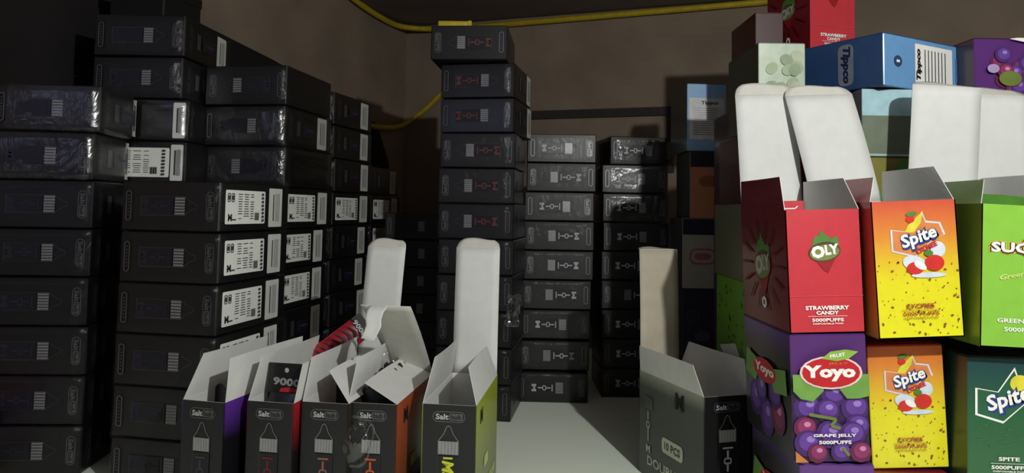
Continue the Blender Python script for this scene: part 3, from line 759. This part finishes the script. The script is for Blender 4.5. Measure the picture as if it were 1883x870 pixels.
def spite_logo(d, cx, cy, s, green=False):
    blue = col('logo_blue', (38, 58, 122)); y = col('lemon', (222, 210, 60)); red = col('fruit_red', (206, 44, 40)); ice = col('ice_white', (206, 214, 224))
    fr = [(cx - .62 * s, cy + .22 * s), (cx - .20 * s, cy + .16 * s), (cx + .12 * s, cy + .62 * s), (cx + .20 * s, cy + .40 * s), (cx + .52 * s, cy + .36 * s), (cx + .62 * s, cy + .08 * s), (cx + .35 * s, cy - .02 * s), (cx - .1 * s, cy - .42 * s), (cx - .62 * s, cy - .28 * s)]
    d.poly(fr, ice if not green else WHITE)
    q = [(cx + (x - cx) * .93, cy + (y_ - cy) * .90) for x, y_ in fr]
    d.poly(q, col('logo_orange', (214, 130, 72)) if not green else col('spite_green', (36, 92, 62)))
    if green: d.ell(cx + .22 * s, cy + .32 * s, .38 * s, .32 * s, y)
    else:
        d.poly([(cx - .22 * s, cy + .30 * s), (cx + .14 * s, cy + .62 * s), (cx + .08 * s, cy + .36 * s), (cx - .1 * s, cy + .14 * s), (cx - .3 * s, cy + .16 * s)], y)
        d.ell(cx - .16 * s, cy + .44 * s, .2 * s, .16 * s, red); d.ell(cx - .13 * s, cy + .56 * s, .26 * s, .10 * s, col('leaf_green', (78, 128, 52)), rad(8))
        d.ell(cx - .12 * s, cy - .55 * s, .55 * s, .34 * s, ice, rad(-14)); d.ell(cx + .42 * s, cy - .25 * s, .34 * s, .36 * s, ice); d.ell(cx + .18 * s, cy - .82 * s, .8 * s, .12 * s, ice)
        d.ell(cx - .12 * s, cy - .66 * s, .38 * s, .28 * s, red); d.ell(cx + .0 * s, cy - .6 * s, .30 * s, .16 * s, WHITE, rad(-30)); d.ell(cx + .32 * s, cy - .55 * s, .44 * s, .36 * s, red); d.ell(cx + .2 * s, cy - .33 * s, .2 * s, .14 * s, col('leaf_green', (78, 128, 52)))
    d.text('Spite', cx + .02 * s, cy - .0 * s, .88 * s, .44 * s, blue, rot=rad(18), bold=0.11, shear=0.1)
    d.text('Spite', cx - .0 * s, cy + .015 * s, .84 * s, .38 * s, WHITE, rot=rad(18), bold=0.03, shear=0.1)
    if not green:
        d.text('LYCHEE', cx + .16 * s, cy - .2 * s, .5 * s, .12 * s, REDINK, rot=rad(22), bold=0.05)
def d_spite(W, H):
    d = Decal(); dot = col('brown_dots', (142, 84, 40)); rr = random.Random(5)
    d.k += 1
    for i in range(90):
        x, y = rr.uniform(-.47, .47) * W, rr.uniform(.02, .56) * H; r = rr.choice((.006, .009, .012, .02)) * W
        d.ell(x, y, r * 2, r * 1.4, dot, rr.uniform(0, 3), 7, step=False)
    spite_logo(d, 0.03 * W, H * 0.72, W * 0.52)
    w_ = col('brick_ink', (160, 62, 40))
    d.text('LYCHEE', 0, H * 0.235, W * 0.32, H * 0.032, w_, bold=0.03); d.rect(0, H * 0.205, W * 0.45, H * 0.003, w_)
    d.text('5000 PUFFS', 0, H * 0.18, W * 0.42, H * 0.026, w_, bold=0.03); d.text('DISPOSABLE POD', 0, H * 0.15, W * 0.4, H * 0.012, w_); return d
def d_gspite(W, H):
    d = Decal(); spite_logo(d, 0, H * 0.66, W * 0.66, True)
    rr = random.Random(8); pg = col('pale_green_streak', (70, 128, 84))
    d.k += 1
    for i in range(26): d.ell(rr.uniform(-.45, .45) * W, rr.uniform(.3, .5) * H, rr.uniform(.02, .1) * W, .004 * H, pg, 0, 8, step=False)
    d.text('SPITE', 0, H * 0.21, W * 0.26, H * 0.03, WHITE, bold=0.03); d.rect(0, H * 0.175, W * .45, H * .003, WHITE)
    d.text('5000PUFFS', 0, H * 0.145, W * 0.44, H * 0.03, WHITE, bold=0.03); d.text('DISPOSABLE POD', 0, H * 0.115, W * 0.4, H * 0.012, WHITE); return d
def d_sugar(W, H):
    d = Decal(); cy = H * 0.70
    d.poly([(-.1 * W, cy), (.05 * W, cy + .1 * H), (.2 * W, cy), (.05 * W, cy - .09 * H)], col('rust_diamond', (170, 60, 34)))
    d.text('SUGAR', 0.0, cy - .005 * H, W * 0.84, H * 0.095, col('sugar_yellow', (220, 205, 60)), bold=0.14)
    d.text('SUGAR', 0, cy - .005 * H, W * 0.82, H * 0.088, col('logo_brown', (84, 54, 36)), bold=0.10)
    d.text('SUGAR', 0, cy, W * 0.78, H * 0.072, WHITE, bold=0.04)
    d.text('Green Apple', 0.02 * W, H * 0.52, W * 0.62, H * 0.045, col('pale_lime_ink', (205, 215, 130)), rot=rad(12), shear=0.3)
    d.text('GREEN APPLE', 0, H * 0.19, W * 0.62, H * 0.03, WHITE, bold=0.02); d.text('5000PUFFS', 0, H * 0.13, W * 0.46, H * 0.03, WHITE, bold=0.02); return d
def grape(d, x, y, r, tone=0):
    a, b, c = ((66, 34, 104), (96, 58, 146), (150, 120, 196)) if not tone else ((98, 24, 66), (136, 44, 96), (200, 130, 170))
    d.ell(x, y, 2 * r, 1.9 * r, col('grape_a%d' % tone, a)); d.ell(x + .1 * r, y + .12 * r, 1.5 * r, 1.35 * r, col('grape_b%d' % tone, b)); d.ell(x + .2 * r, y + .3 * r, .6 * r, .45 * r, col('grape_c%d' % tone, c))
def d_yoyo(W, H):
    d = Decal(); lg = col('yoyo_leaf', (110, 154, 70))
    d.rect(0, H * 0.31, W * 0.995, H * 0.60, col('deep_grape', (46, 22, 66)))
    for x, y, r, t_ in ((-.3, .42, .18, 0), (.05, .53, .17, 0), (.33, .42, .18, 0), (-.05, .40, .16, 0), (.4, .28, .16, 0), (-.38, .27, .15, 1), (-.32, .15, .18, 0), (-.02, .22, .19, 0), (.26, .22, .17, 0), (-.2, .075, .13, 1), (.1, .085, .13, 0), (.36, .085, .14, 1)):
        x = max(-.495 + r, min(.495 - r, x)); grape(d, x * W, y * H, r * W, t_)
    d.poly([(-.497 * W, H * 0.69), (-.1 * W, H * .69), (-.1 * W, .56 * H), (-.24 * W, .48 * H), (-.40 * W, .50 * H), (-.497 * W, .56 * H)], lg)
    d.poly([(.1 * W, H * 0.69), (.497 * W, H * .69), (.497 * W, .52 * H), (.36 * W, .50 * H), (.2 * W, .50 * H), (.1 * W, .58 * H)], lg)
    for x0, y0, x1, y1 in ((-.3, .38, .05, .34), (.05, .34, -.02, .29), (-.02, .29, .1, .27), (.12, .12, .2, .06)): d.k += 1; d.line([(x0 * W, y0 * H), (x1 * W, y1 * H)], W * .04, col('stem_green', (104, 120, 52)))
    d.ell(0.0, H * 0.705, W * 0.82, H * 0.26, col('yoyo_rim', (226, 200, 196))); d.ell(0, H * 0.705, W * 0.76, H * 0.235, col('yoyo_red', (186, 26, 36)))
    d.text('Yoyo', -.02 * W, H * 0.70, W * 0.68, H * 0.125, WHITE, bold=0.05); d.text('JELLY', .1 * W, H * .775, W * .26, H * .02, col('dull_gold', (190, 120, 60)))
    le = [(-.12 * W, H * .815), (.0 * W, H * .87), (.2 * W, H * .885), (.36 * W, H * .868), (.24 * W, H * .815), (.08 * W, H * .795)]
    d.poly(le, col('bright_leaf', (140, 180, 72))); d.text('FRUIT', .09 * W, H * .84, W * .2, H * .028, WHITE, rot=rad(8), bold=0.03)
    d.text('GRAPE JELLY', 0.02 * W, H * 0.215, W * 0.56, H * 0.03, WHITE, bold=0.03); d.text('5000PUFFS', .02 * W, H * .165, W * .42, H * .028, WHITE, bold=0.03)
    d.poly([(-.497 * W, .10 * H), (-.497 * W, .012 * H), (-.33 * W, .012 * H)], col('orange_corner', (196, 120, 50))); return d
def d_tip_label(w_, h_):
    d = Decal(); d.rect(.14 * w_, 0, w_ * .5, h_ * .8, WHITE); d.text('Tippco', -.06 * w_, 0, h_ * .62, w_ * .075, BLK, rot=rad(90), bold=0.06, shear=0.2)
    for i in range(7): d.rect((.02 + .045 * i) * w_, 0, w_ * .012, h_ * .62, GREYINK, i == 0)
    d.ell(-.33 * w_, 0, w_ * .1, w_ * .09, col('deep_blue_ink', (40, 66, 104))); d.rect(-.33 * w_, 0, w_ * .04, w_ * .02, WHITE)
    d.rect(.46 * w_, 0, w_ * .05, h_ * .5, col('mid_blue_ink', (96, 132, 178))); return d
def card(name, c0, c1=None, H=0.13, mid=None):
    if c1 is None: return col(name, c0, rough=0.4, coat=0.25, noise=0.05)
    st = [(0.0, c0), (1.0, c1)] if mid is None else [(0.0, c0), (mid[0], mid[1]), (1.0, c1)]
    return grad(name, st, H=H)
GRP = 'coloured cartons piled on the right'
def carton(M, W, D, H, mf, ms, label, front=None, side=None, sideR=None, mt=None, name='flavour_carton', group=GRP):
    o = thing(name, M, label, 'carton', group)
    mt = mt or ms
    link('carton_body', box_mesh('carton_body', -W / 2, W / 2, 0, D, 0, H - 0.001, (mf, ms, mt), lambda n, c: 0 if n.y < -0.7 else (2 if abs(n.z) > 0.7 else 1), 0.0008), o)
    link('lid_panel', box_mesh('lid_panel', -W / 2 + 0.0008, W / 2 - 0.0008, 0.001, D - 0.001, H - 0.001, H, (mt,), None, 0.0003), o)
    if front: link('front_print', front.mesh('front_print', (0, 0, 0), X_, Z_), o)
    if side: link('side_print', side.mesh('side_print', (-W / 2, D, 0), -Y_, Z_), o)
    return o
def open_flavour(M, W, D, H, mf, ms, label, front, side, fl, fr, lidkw, outerL, innerR=BOARD):
    o = thing('open_flavour_carton', M, label, 'carton', GRP)
    link('carton_body', open_shell(W, D, H, mf, ms), o)
    link('front_print', front.mesh('front_print', (0, 0, 0), X_, Z_), o)
    if side: link('side_print', side.mesh('side_print', (-W / 2, D, 0), -Y_, Z_), o)
    flap(o, -1, W, D, H, *fl, outer=outerL); flap(o, 1, W, D, H, *fr, outer=outerL, inner=innerR)
    lid(o, W, D, H, outer=BOARD, **lidkw); return o
def pos(px, py, Y, W, yaw=0, tilt=0):
    """front-left foot of a carton under a photograph pixel"""
    p = at(px, py, Y); return Matrix.Translation(p) @ Matrix.Rotation(rad(yaw), 4, 'Z') @ Matrix.Rotation(rad(tilt), 4, 'Y') @ Matrix.Translation((W / 2, 0, 0))
def foot(x, y, z, W, yaw=0, tilt=0):
    return Matrix.Translation((x, y, z)) @ Matrix.Rotation(rad(yaw), 4, 'Z') @ Matrix.Rotation(rad(tilt), 4, 'Y') @ Matrix.Translation((W / 2, 0, 0))

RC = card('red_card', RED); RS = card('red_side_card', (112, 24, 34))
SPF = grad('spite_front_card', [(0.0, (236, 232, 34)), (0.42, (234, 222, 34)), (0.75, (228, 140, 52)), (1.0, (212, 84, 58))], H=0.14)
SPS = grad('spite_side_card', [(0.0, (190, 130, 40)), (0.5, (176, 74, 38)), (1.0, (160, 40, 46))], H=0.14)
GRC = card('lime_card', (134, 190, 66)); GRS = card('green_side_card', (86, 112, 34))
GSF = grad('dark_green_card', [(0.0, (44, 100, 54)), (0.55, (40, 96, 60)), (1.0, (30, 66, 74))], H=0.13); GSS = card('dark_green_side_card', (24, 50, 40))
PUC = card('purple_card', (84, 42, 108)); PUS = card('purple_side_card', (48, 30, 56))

def side_oly(D, H):
    d = Decal(); oly_logo(d, D * 0.5, H * 0.52, D * 0.34, True); d.ell(D * .52, H * .19, D * .10, H * .1, WHITE); d.ell(D * .52, H * .19, D * .04, H * .05, RS)
    st = col('side_streak_red', (92, 18, 28)); d.k += 1
    for i in range(14):
        a = 2 * math.pi * i / 14; c0 = (D * .5, H * .52); p = (c0[0] + math.cos(a) * D * .46, c0[1] + math.sin(a) * H * .40); q = (c0[0] + math.cos(a) * D * .24, c0[1] + math.sin(a) * H * .22); d.line([p, q], D * .02, st)
    return d
def side_yoyo(D, H):
    d = Decal()
    for x, y, r, t_ in ((.25, .3, .14, 0), (.5, .2, .15, 0), (.75, .28, .14, 1), (.4, .42, .12, 0), (.7, .45, .12, 0)): grape(d, x * D, y * H, r * D, t_)
    d.poly([(.06 * D, .5 * H), (.1 * D, .72 * H), (.4 * D, .66 * H), (.3 * D, .46 * H)], col('yoyo_leaf', (110, 154, 70))); d.poly([(.62 * D, .64 * H), (.94 * D, .7 * H), (.96 * D, .5 * H), (.7 * D, .46 * H)], col('yoyo_leaf', (110, 154, 70)))
    d.ell(.5 * D, .6 * H, .5 * D, .2 * H, col('yoyo_red', (186, 26, 36))); d.text('Yoyo', .5 * D, .6 * H, .42 * D, .1 * H, WHITE, bold=0.04); return d
# --- top row of open cartons
W, D, H = 0.0795, 0.156, 0.130
ZT = 0.2565
M = foot(xat(1452, 0.81), 0.81, ZT, W, 0, -2.2)
oo = open_flavour(M, W, D, H, RC, RS, 'open red strawberry candy carton on top of the grape one', d_oly(W, H), side_oly(D, H), (0.036, rad(-4), 0.003, 0.012), (0.034, rad(2), 0.03, 0.006),
    dict(L=0.148, back=rad(2), roll=0.0, bend=rad(3), tab=0.017, tabang=20), RS, BOARD)
ins = thing('red_insert', M @ Matrix.Translation((-0.024, 0.035, 0.004)), 'red slip of card with white line inside the strawberry carton', 'insert')
link('insert_card', box_mesh('insert_card', -0.012, 0.018, 0, 0.004, 0, H + 0.006, (RC,), None, 0.0005), ins)
d = Decal(); d.line([(-0.006, H + 0.0), (-0.003, H - 0.0025), (0.008, H - 0.0025), (0.011, H)], 0.0012, WHITE); link('insert_print', d.mesh('insert_print', (0, 0, 0), X_, Z_), ins)
W2, D2, H2 = 0.088, 0.156, 0.141
M = foot(xat(1614, 0.79), 0.79, 0.2555, W2, 0, -3.0)
open_flavour(M, W2, D2, H2, SPF, SPS, 'upper open orange and yellow lychee carton beside the strawberry one', d_spite(W2, H2), None, (0.03, rad(30), 0.02, 0.012), (0.036, rad(2), 0.03, 0.006),
    dict(L=0.140, back=rad(2), roll=-0.16, bend=rad(14), tab=0.014, tabang=10, skew=0.2), SPS, BOARD)
W3, D3, H3 = 0.086, 0.150, 0.143
M3b = foot(xat(1797, 0.77), 0.77, 0.2535, W3, 0, 2.0)
open_flavour(M3b, W3, D3, H3, GRC, GRS, 'open lime green sugar carton at the right picture edge', d_sugar(W3, H3), None, (0.03, rad(30), 0.02, 0.012), (0.036, rad(0), 0.03, 0.006),
    dict(L=0.146, back=rad(-2), roll=0.02, bend=rad(2), tab=0.02, tabang=70), GRS, BOARD)
for k in range(3):
    pouch('foil_pouch', M3b @ Matrix.Translation((-0.004 + 0.004 * k, 0.03 + 0.025 * k, 0.0022)), 0.06, H3 + 0.008 + 0.002 * k, (col('green_foil', (70, 120, 40), rough=0.3, coat=0.3),),
          'green foil pouch in the sugar carton, %s one' % ('front', 'middle', 'rear')[k], 'green pouches in the sugar carton', zig=False)
M = foot(xat(1942, 0.79), 0.79, 0.2535, W3, 0, 0)
open_flavour(M, W3, 0.16, 0.14, GRC, GRS, 'open carton past the right edge showing only its white lid', d_sugar(W3, 0.14), None, (0.03, rad(60), 0.02, 0.012), (0.03, rad(0), 0.03, 0.006),
    dict(L=0.142, back=rad(0), roll=0.0, bend=rad(2), tab=0.02, tabang=50), GRS)
# --- second row
W, H = 0.080, 0.1315
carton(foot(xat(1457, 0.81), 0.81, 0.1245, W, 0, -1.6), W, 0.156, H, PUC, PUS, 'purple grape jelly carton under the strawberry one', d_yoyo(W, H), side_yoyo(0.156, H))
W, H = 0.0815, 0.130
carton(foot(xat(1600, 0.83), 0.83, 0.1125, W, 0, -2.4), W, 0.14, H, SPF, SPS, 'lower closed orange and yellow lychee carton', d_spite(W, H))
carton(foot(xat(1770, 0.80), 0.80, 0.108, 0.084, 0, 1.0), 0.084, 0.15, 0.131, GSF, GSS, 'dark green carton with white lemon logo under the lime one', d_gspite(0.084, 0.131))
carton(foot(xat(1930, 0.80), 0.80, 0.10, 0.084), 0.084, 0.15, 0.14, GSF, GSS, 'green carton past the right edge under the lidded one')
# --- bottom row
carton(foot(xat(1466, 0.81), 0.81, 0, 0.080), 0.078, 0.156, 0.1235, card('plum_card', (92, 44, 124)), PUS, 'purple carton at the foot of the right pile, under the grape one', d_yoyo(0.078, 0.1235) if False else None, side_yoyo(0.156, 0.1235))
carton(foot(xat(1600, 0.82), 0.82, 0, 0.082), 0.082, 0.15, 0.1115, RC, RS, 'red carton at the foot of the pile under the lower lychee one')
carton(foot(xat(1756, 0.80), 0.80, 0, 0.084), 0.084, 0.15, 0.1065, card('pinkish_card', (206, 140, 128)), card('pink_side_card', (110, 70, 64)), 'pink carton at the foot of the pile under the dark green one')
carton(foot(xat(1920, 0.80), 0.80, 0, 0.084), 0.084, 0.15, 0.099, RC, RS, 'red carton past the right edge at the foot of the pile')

# --- back row (d about 1.0): support and upper cartons
def bcart(x, y, z, W, D, H, cf, cs, label, front=None, side=None, yaw=0, nm=None):
    n = nm or ('card_%d_%d_%d' % cf); ns = 'card_%d_%d_%d' % cs
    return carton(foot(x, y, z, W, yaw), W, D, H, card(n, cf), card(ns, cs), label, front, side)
OL, GN = (96, 92, 70), (96, 150, 36)
def side_simple(D, H, txt, m, m2=None):
    d = Decal()
    if m2: d.rrect(D * .5, H * .55, D * .7, H * .28, H * .06, m2)
    d.text(txt, D * .5, H * .55, D * .56, H * .16, m, bold=0.03); return d
k1 = 0.318
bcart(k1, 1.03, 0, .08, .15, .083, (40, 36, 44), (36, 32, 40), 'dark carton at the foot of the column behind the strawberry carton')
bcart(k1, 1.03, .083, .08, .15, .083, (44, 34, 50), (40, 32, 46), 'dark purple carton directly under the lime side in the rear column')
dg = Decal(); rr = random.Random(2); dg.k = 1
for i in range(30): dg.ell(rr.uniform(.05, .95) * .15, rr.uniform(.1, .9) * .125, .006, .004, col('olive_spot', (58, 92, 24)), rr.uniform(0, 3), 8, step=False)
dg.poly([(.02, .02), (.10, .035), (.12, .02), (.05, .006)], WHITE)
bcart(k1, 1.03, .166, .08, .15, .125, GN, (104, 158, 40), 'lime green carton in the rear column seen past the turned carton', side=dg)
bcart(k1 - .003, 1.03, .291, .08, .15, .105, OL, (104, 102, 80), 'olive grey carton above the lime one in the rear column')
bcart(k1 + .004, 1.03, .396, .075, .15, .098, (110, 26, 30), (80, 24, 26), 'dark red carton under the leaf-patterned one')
dl = Decal(); rr = random.Random(4)
for i in range(14): dl.ell(rr.uniform(-.024, .024), rr.uniform(.05, .108), .018, .015, col('leafy_%d' % (i % 3), ((140, 158, 120), (120, 140, 104), (160, 170, 140))[i % 3]), rr.uniform(0, 3), 12)
o = carton(foot(xat(1394, 1.0), 1.0, .4945, .064), .062, .14, .116, col('mint_gloss_card', (176, 190, 170), rough=0.28, coat=0.8), card('grey_green_side', (62, 70, 62)), 'glossy pale leaf-patterned carton with bright glint in upper right pile', dl)
# K2
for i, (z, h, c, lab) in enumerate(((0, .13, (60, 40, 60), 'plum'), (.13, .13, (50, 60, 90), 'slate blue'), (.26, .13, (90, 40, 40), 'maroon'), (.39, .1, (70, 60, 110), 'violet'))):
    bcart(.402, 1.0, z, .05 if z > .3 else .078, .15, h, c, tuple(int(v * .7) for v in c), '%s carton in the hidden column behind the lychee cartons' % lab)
bcart(.462, 1.185, .49, .076, .13, .142, (206, 58, 70), (90, 24, 30), 'red carton mostly hidden behind the blue one, under the top strawberry one')
dm = d_oly(.082, .15)
carton(foot(.461, 1.17, .634, .082, 15), .082, .115, .15, RC, RS, 'topmost strawberry candy carton at the upper right', dm, side_oly(.115, .15))
# rear support row and M1
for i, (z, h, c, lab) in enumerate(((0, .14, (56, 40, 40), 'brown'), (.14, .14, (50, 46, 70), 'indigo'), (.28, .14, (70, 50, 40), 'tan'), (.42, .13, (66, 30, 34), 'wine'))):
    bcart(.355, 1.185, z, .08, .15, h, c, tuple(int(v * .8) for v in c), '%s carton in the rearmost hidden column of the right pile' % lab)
bcart(.380, 1.185, .551, .044, .13, .150, (58, 18, 24), (92, 24, 32), 'dark red carton behind and left of the topmost strawberry one', side=side_simple(.14, .14, 'OLY', col('side_streak_red', (92, 18, 28))))
for i, z in enumerate((0, .163, .326)):
    bcart(.455, 1.185, z, .08, .13, .162, (58, 48, 44), (48, 40, 38), '%s plain brown carton in the hidden column under the topmost strawberry one' % ('bottom', 'middle', 'upper')[i])
# K3 / K4 / K5
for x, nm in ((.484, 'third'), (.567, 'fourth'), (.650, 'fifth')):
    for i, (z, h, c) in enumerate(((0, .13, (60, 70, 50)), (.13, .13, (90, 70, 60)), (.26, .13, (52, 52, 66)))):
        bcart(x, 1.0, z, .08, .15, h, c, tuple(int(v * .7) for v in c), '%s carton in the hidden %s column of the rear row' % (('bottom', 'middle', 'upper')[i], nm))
bcart(.455, .985, .391, .082, .13, .068, (120, 116, 44), (84, 82, 40), 'olive yellow carton under the pale cyan one', front=Decal().poly([(-.035, .0), (.0, .0), (.035, .066), (.01, .066)], col('leaf_green', (78, 128, 52))))
dc = Decal(); dc.rect(0, .0445, .0798, .086, col('pale_cyan', (160, 196, 204))); dc.rect(0, .028, .0798, .05, col('sage', (104, 114, 92)));
bcart(xat(1587, .985), .985, .460, .080, .13, .088, (200, 206, 206), (150, 152, 162), 'pale cyan carton with grey side under the lying blue carton', front=dc)
bcart(.545, 1.0, .391, .06, .14, .068, (60, 110, 66), (60, 90, 40), 'green carton under the light blue one, behind the lids')
bcart(.548, 1.0, .4595, .060, .14, .088, (90, 150, 206), (60, 90, 130), 'light blue upright carton seen between two white lids')
bcart(.640, 1.01, .391, .08, .14, .1, (100, 30, 44), (72, 26, 36), 'maroon carton under the upper purple grape carton')
dgp = Decal()
for i in range(14):
    rr = random.Random(i); grape(dgp, rr.uniform(-.02, .035), rr.uniform(.03, .11), .011, i % 2)
dgp.ell(-.022, .088, .016, .012, col('pale_lilac', (170, 150, 190))); dgp.ell(0, .075, .03, .02, col('stem_green', (104, 120, 52)))
dgp.poly([(.0, .128), (.03, .122), (.038, .1295), (.01, .1295)], WHITE)
bcart(xat(1797, 1.0), 1.0, .4915, .088, .14, .130, (84, 36, 112), (40, 22, 44), 'upper purple carton with grape picture at the right edge', front=dgp)
# yellow-green sliver behind the blue one
for i, (z, h) in enumerate(((0, .2), (.2, .2), (.4, .13))):
    bcart(.64, 1.27, z, .09, .13, h, (80, 80, 60), (70, 70, 52), '%s tall carton in the far hidden column' % ('bottom', 'middle', 'upper')[i])
bcart(.655, 1.27, .531, .075, .13, .137, (150, 150, 60), (120, 120, 56), 'yellow green carton peeping above the lying blue carton')
# lying blue Tippco carton
BL = 0.165; BD = 0.140
Mb = Matrix.Translation((.474, .965, .5495)) @ Matrix.Rotation(rad(29), 4, 'Z') @ Matrix.Translation((BL / 2, 0, 0))
ob = thing('blue_carton', Mb, 'blue tippco carton lying on its side in the upper right pile', 'carton', GRP)
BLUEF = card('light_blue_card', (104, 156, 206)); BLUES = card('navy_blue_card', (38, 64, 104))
link('carton_body', box_mesh('carton_body', -BL / 2, BL / 2, 0, BD, 0, .0685, (BLUEF, BLUES), lambda n, c: 0 if n.y < -.7 else 1, .0012), ob)
link('top_flap', box_mesh('top_flap', -BL / 2 + .001, BL / 2 - .001, .001, BD - .001, .0685, .0695, (BLUES,), None, .0003), ob)
link('front_label', d_tip_label(BL, .069).mesh('front_label', (0, 0, .0345), X_, Z_), ob)['label'] = 'white panel with black lettering'
d = Decal(); d.rrect(BD * .6, .0345, .024, .056, .008, ink('badge_grey', (104, 110, 122), 0.5)); d.text('Tippco', BD * .6, .0345, .050, .015, col('navy_ink', (18, 26, 60)), rot=rad(-90), bold=0.05, shear=0.2)
link('side_print', d.mesh('side_print', (-BL / 2, BD, 0), -Y_, Z_), ob)
# --- column G: left, behind the turned open carton
gx = xat(1263, 1.45)
GG = 'cartons in the shaded column behind the turned open carton'
def g(z, h, c, s_, label, front, x=gx, yaw=0):
    o = carton(foot(x, 1.45, z, .076, yaw), .076, .12, h, card('g_%d_%d_%d' % c, c), card('gs_%d_%d_%d' % s_, s_), label, front); o['group'] = GG
g(0, .112, (34, 34, 40), (30, 30, 34), 'dark carton at the foot of the shaded column', None, gx - .008)
d = Decal()
for x in (-.018, .018): d.ring(x, .075, .026, .026, .0125, .003, DIMINK)
d.ell(0, .04, .03, .02, col('slate_ink', (70, 70, 86)))
g(.112, .129, (44, 42, 58), (40, 40, 46), 'navy carton with faint rings in the shaded column', d, gx - .008)
d = Decal(); d.ring(0.0, .06, .05, .03, .012, .003, col('pink_logo', (170, 92, 92))); d.ell(0, .06, .032, .013, col('pink_logo', (170, 92, 92)))
d.rect(0, .116, .075, .03, col('navy_band', (30, 30, 46)))
g(.241, .133, (168, 162, 150), (60, 62, 58), 'cream carton with pinkish logo and navy top band', d, gx - .008)
d = Decal(); d.rect(0, .112, .075, .03, col('navy_band', (30, 30, 46))); d.ell(0, .07, .044, .022, col('burnt_logo', (150, 84, 60)))
g(.374, .128, (186, 124, 92), (66, 66, 62), 'orange-brown carton with navy top band in the shaded column', d, gx + .006)
d = Decal(); d.rect(0, .062, .068, .080, col('pale_panel', (196, 196, 196))); d.text('Tippco', .006, .092, .034, .009, BLK, bold=0.04)
for i in range(13): d.rect(-.002, .082 - i * .0042, .05, .0012, GREYINK, i == 0)
g(.502, .130, (130, 170, 210), (70, 74, 72), 'white and light blue labelled carton on top of the shaded column', d, gx, 3)

# --- left picture edge: side of a coloured carton
d = Decal(); 
for z, h, c in ((.085, .03, (88, 46, 118)), (.055, .03, (150, 140, 176)), (.02, .03, (70, 96, 40))): link_later = (z, h, c); EDGE = globals().setdefault('EDGE', []); EDGE.append(link_later)
o = thing('flavour_carton', foot(-.795, .94, 0, .08), 'red carton with purple and green bands at the bottom left edge', 'carton')
link('carton_body', box_mesh('carton_body', -.04, .04, 0, .14, 0, .11, (RC,), None, .0008), o)
for z, h, c in EDGE: link('printed_band', Decal().rect(.07, z, .136, h, col('edge_%d' % c[0], c)).mesh('printed_band', (.04, 0, 0), Y_, Z_), o)
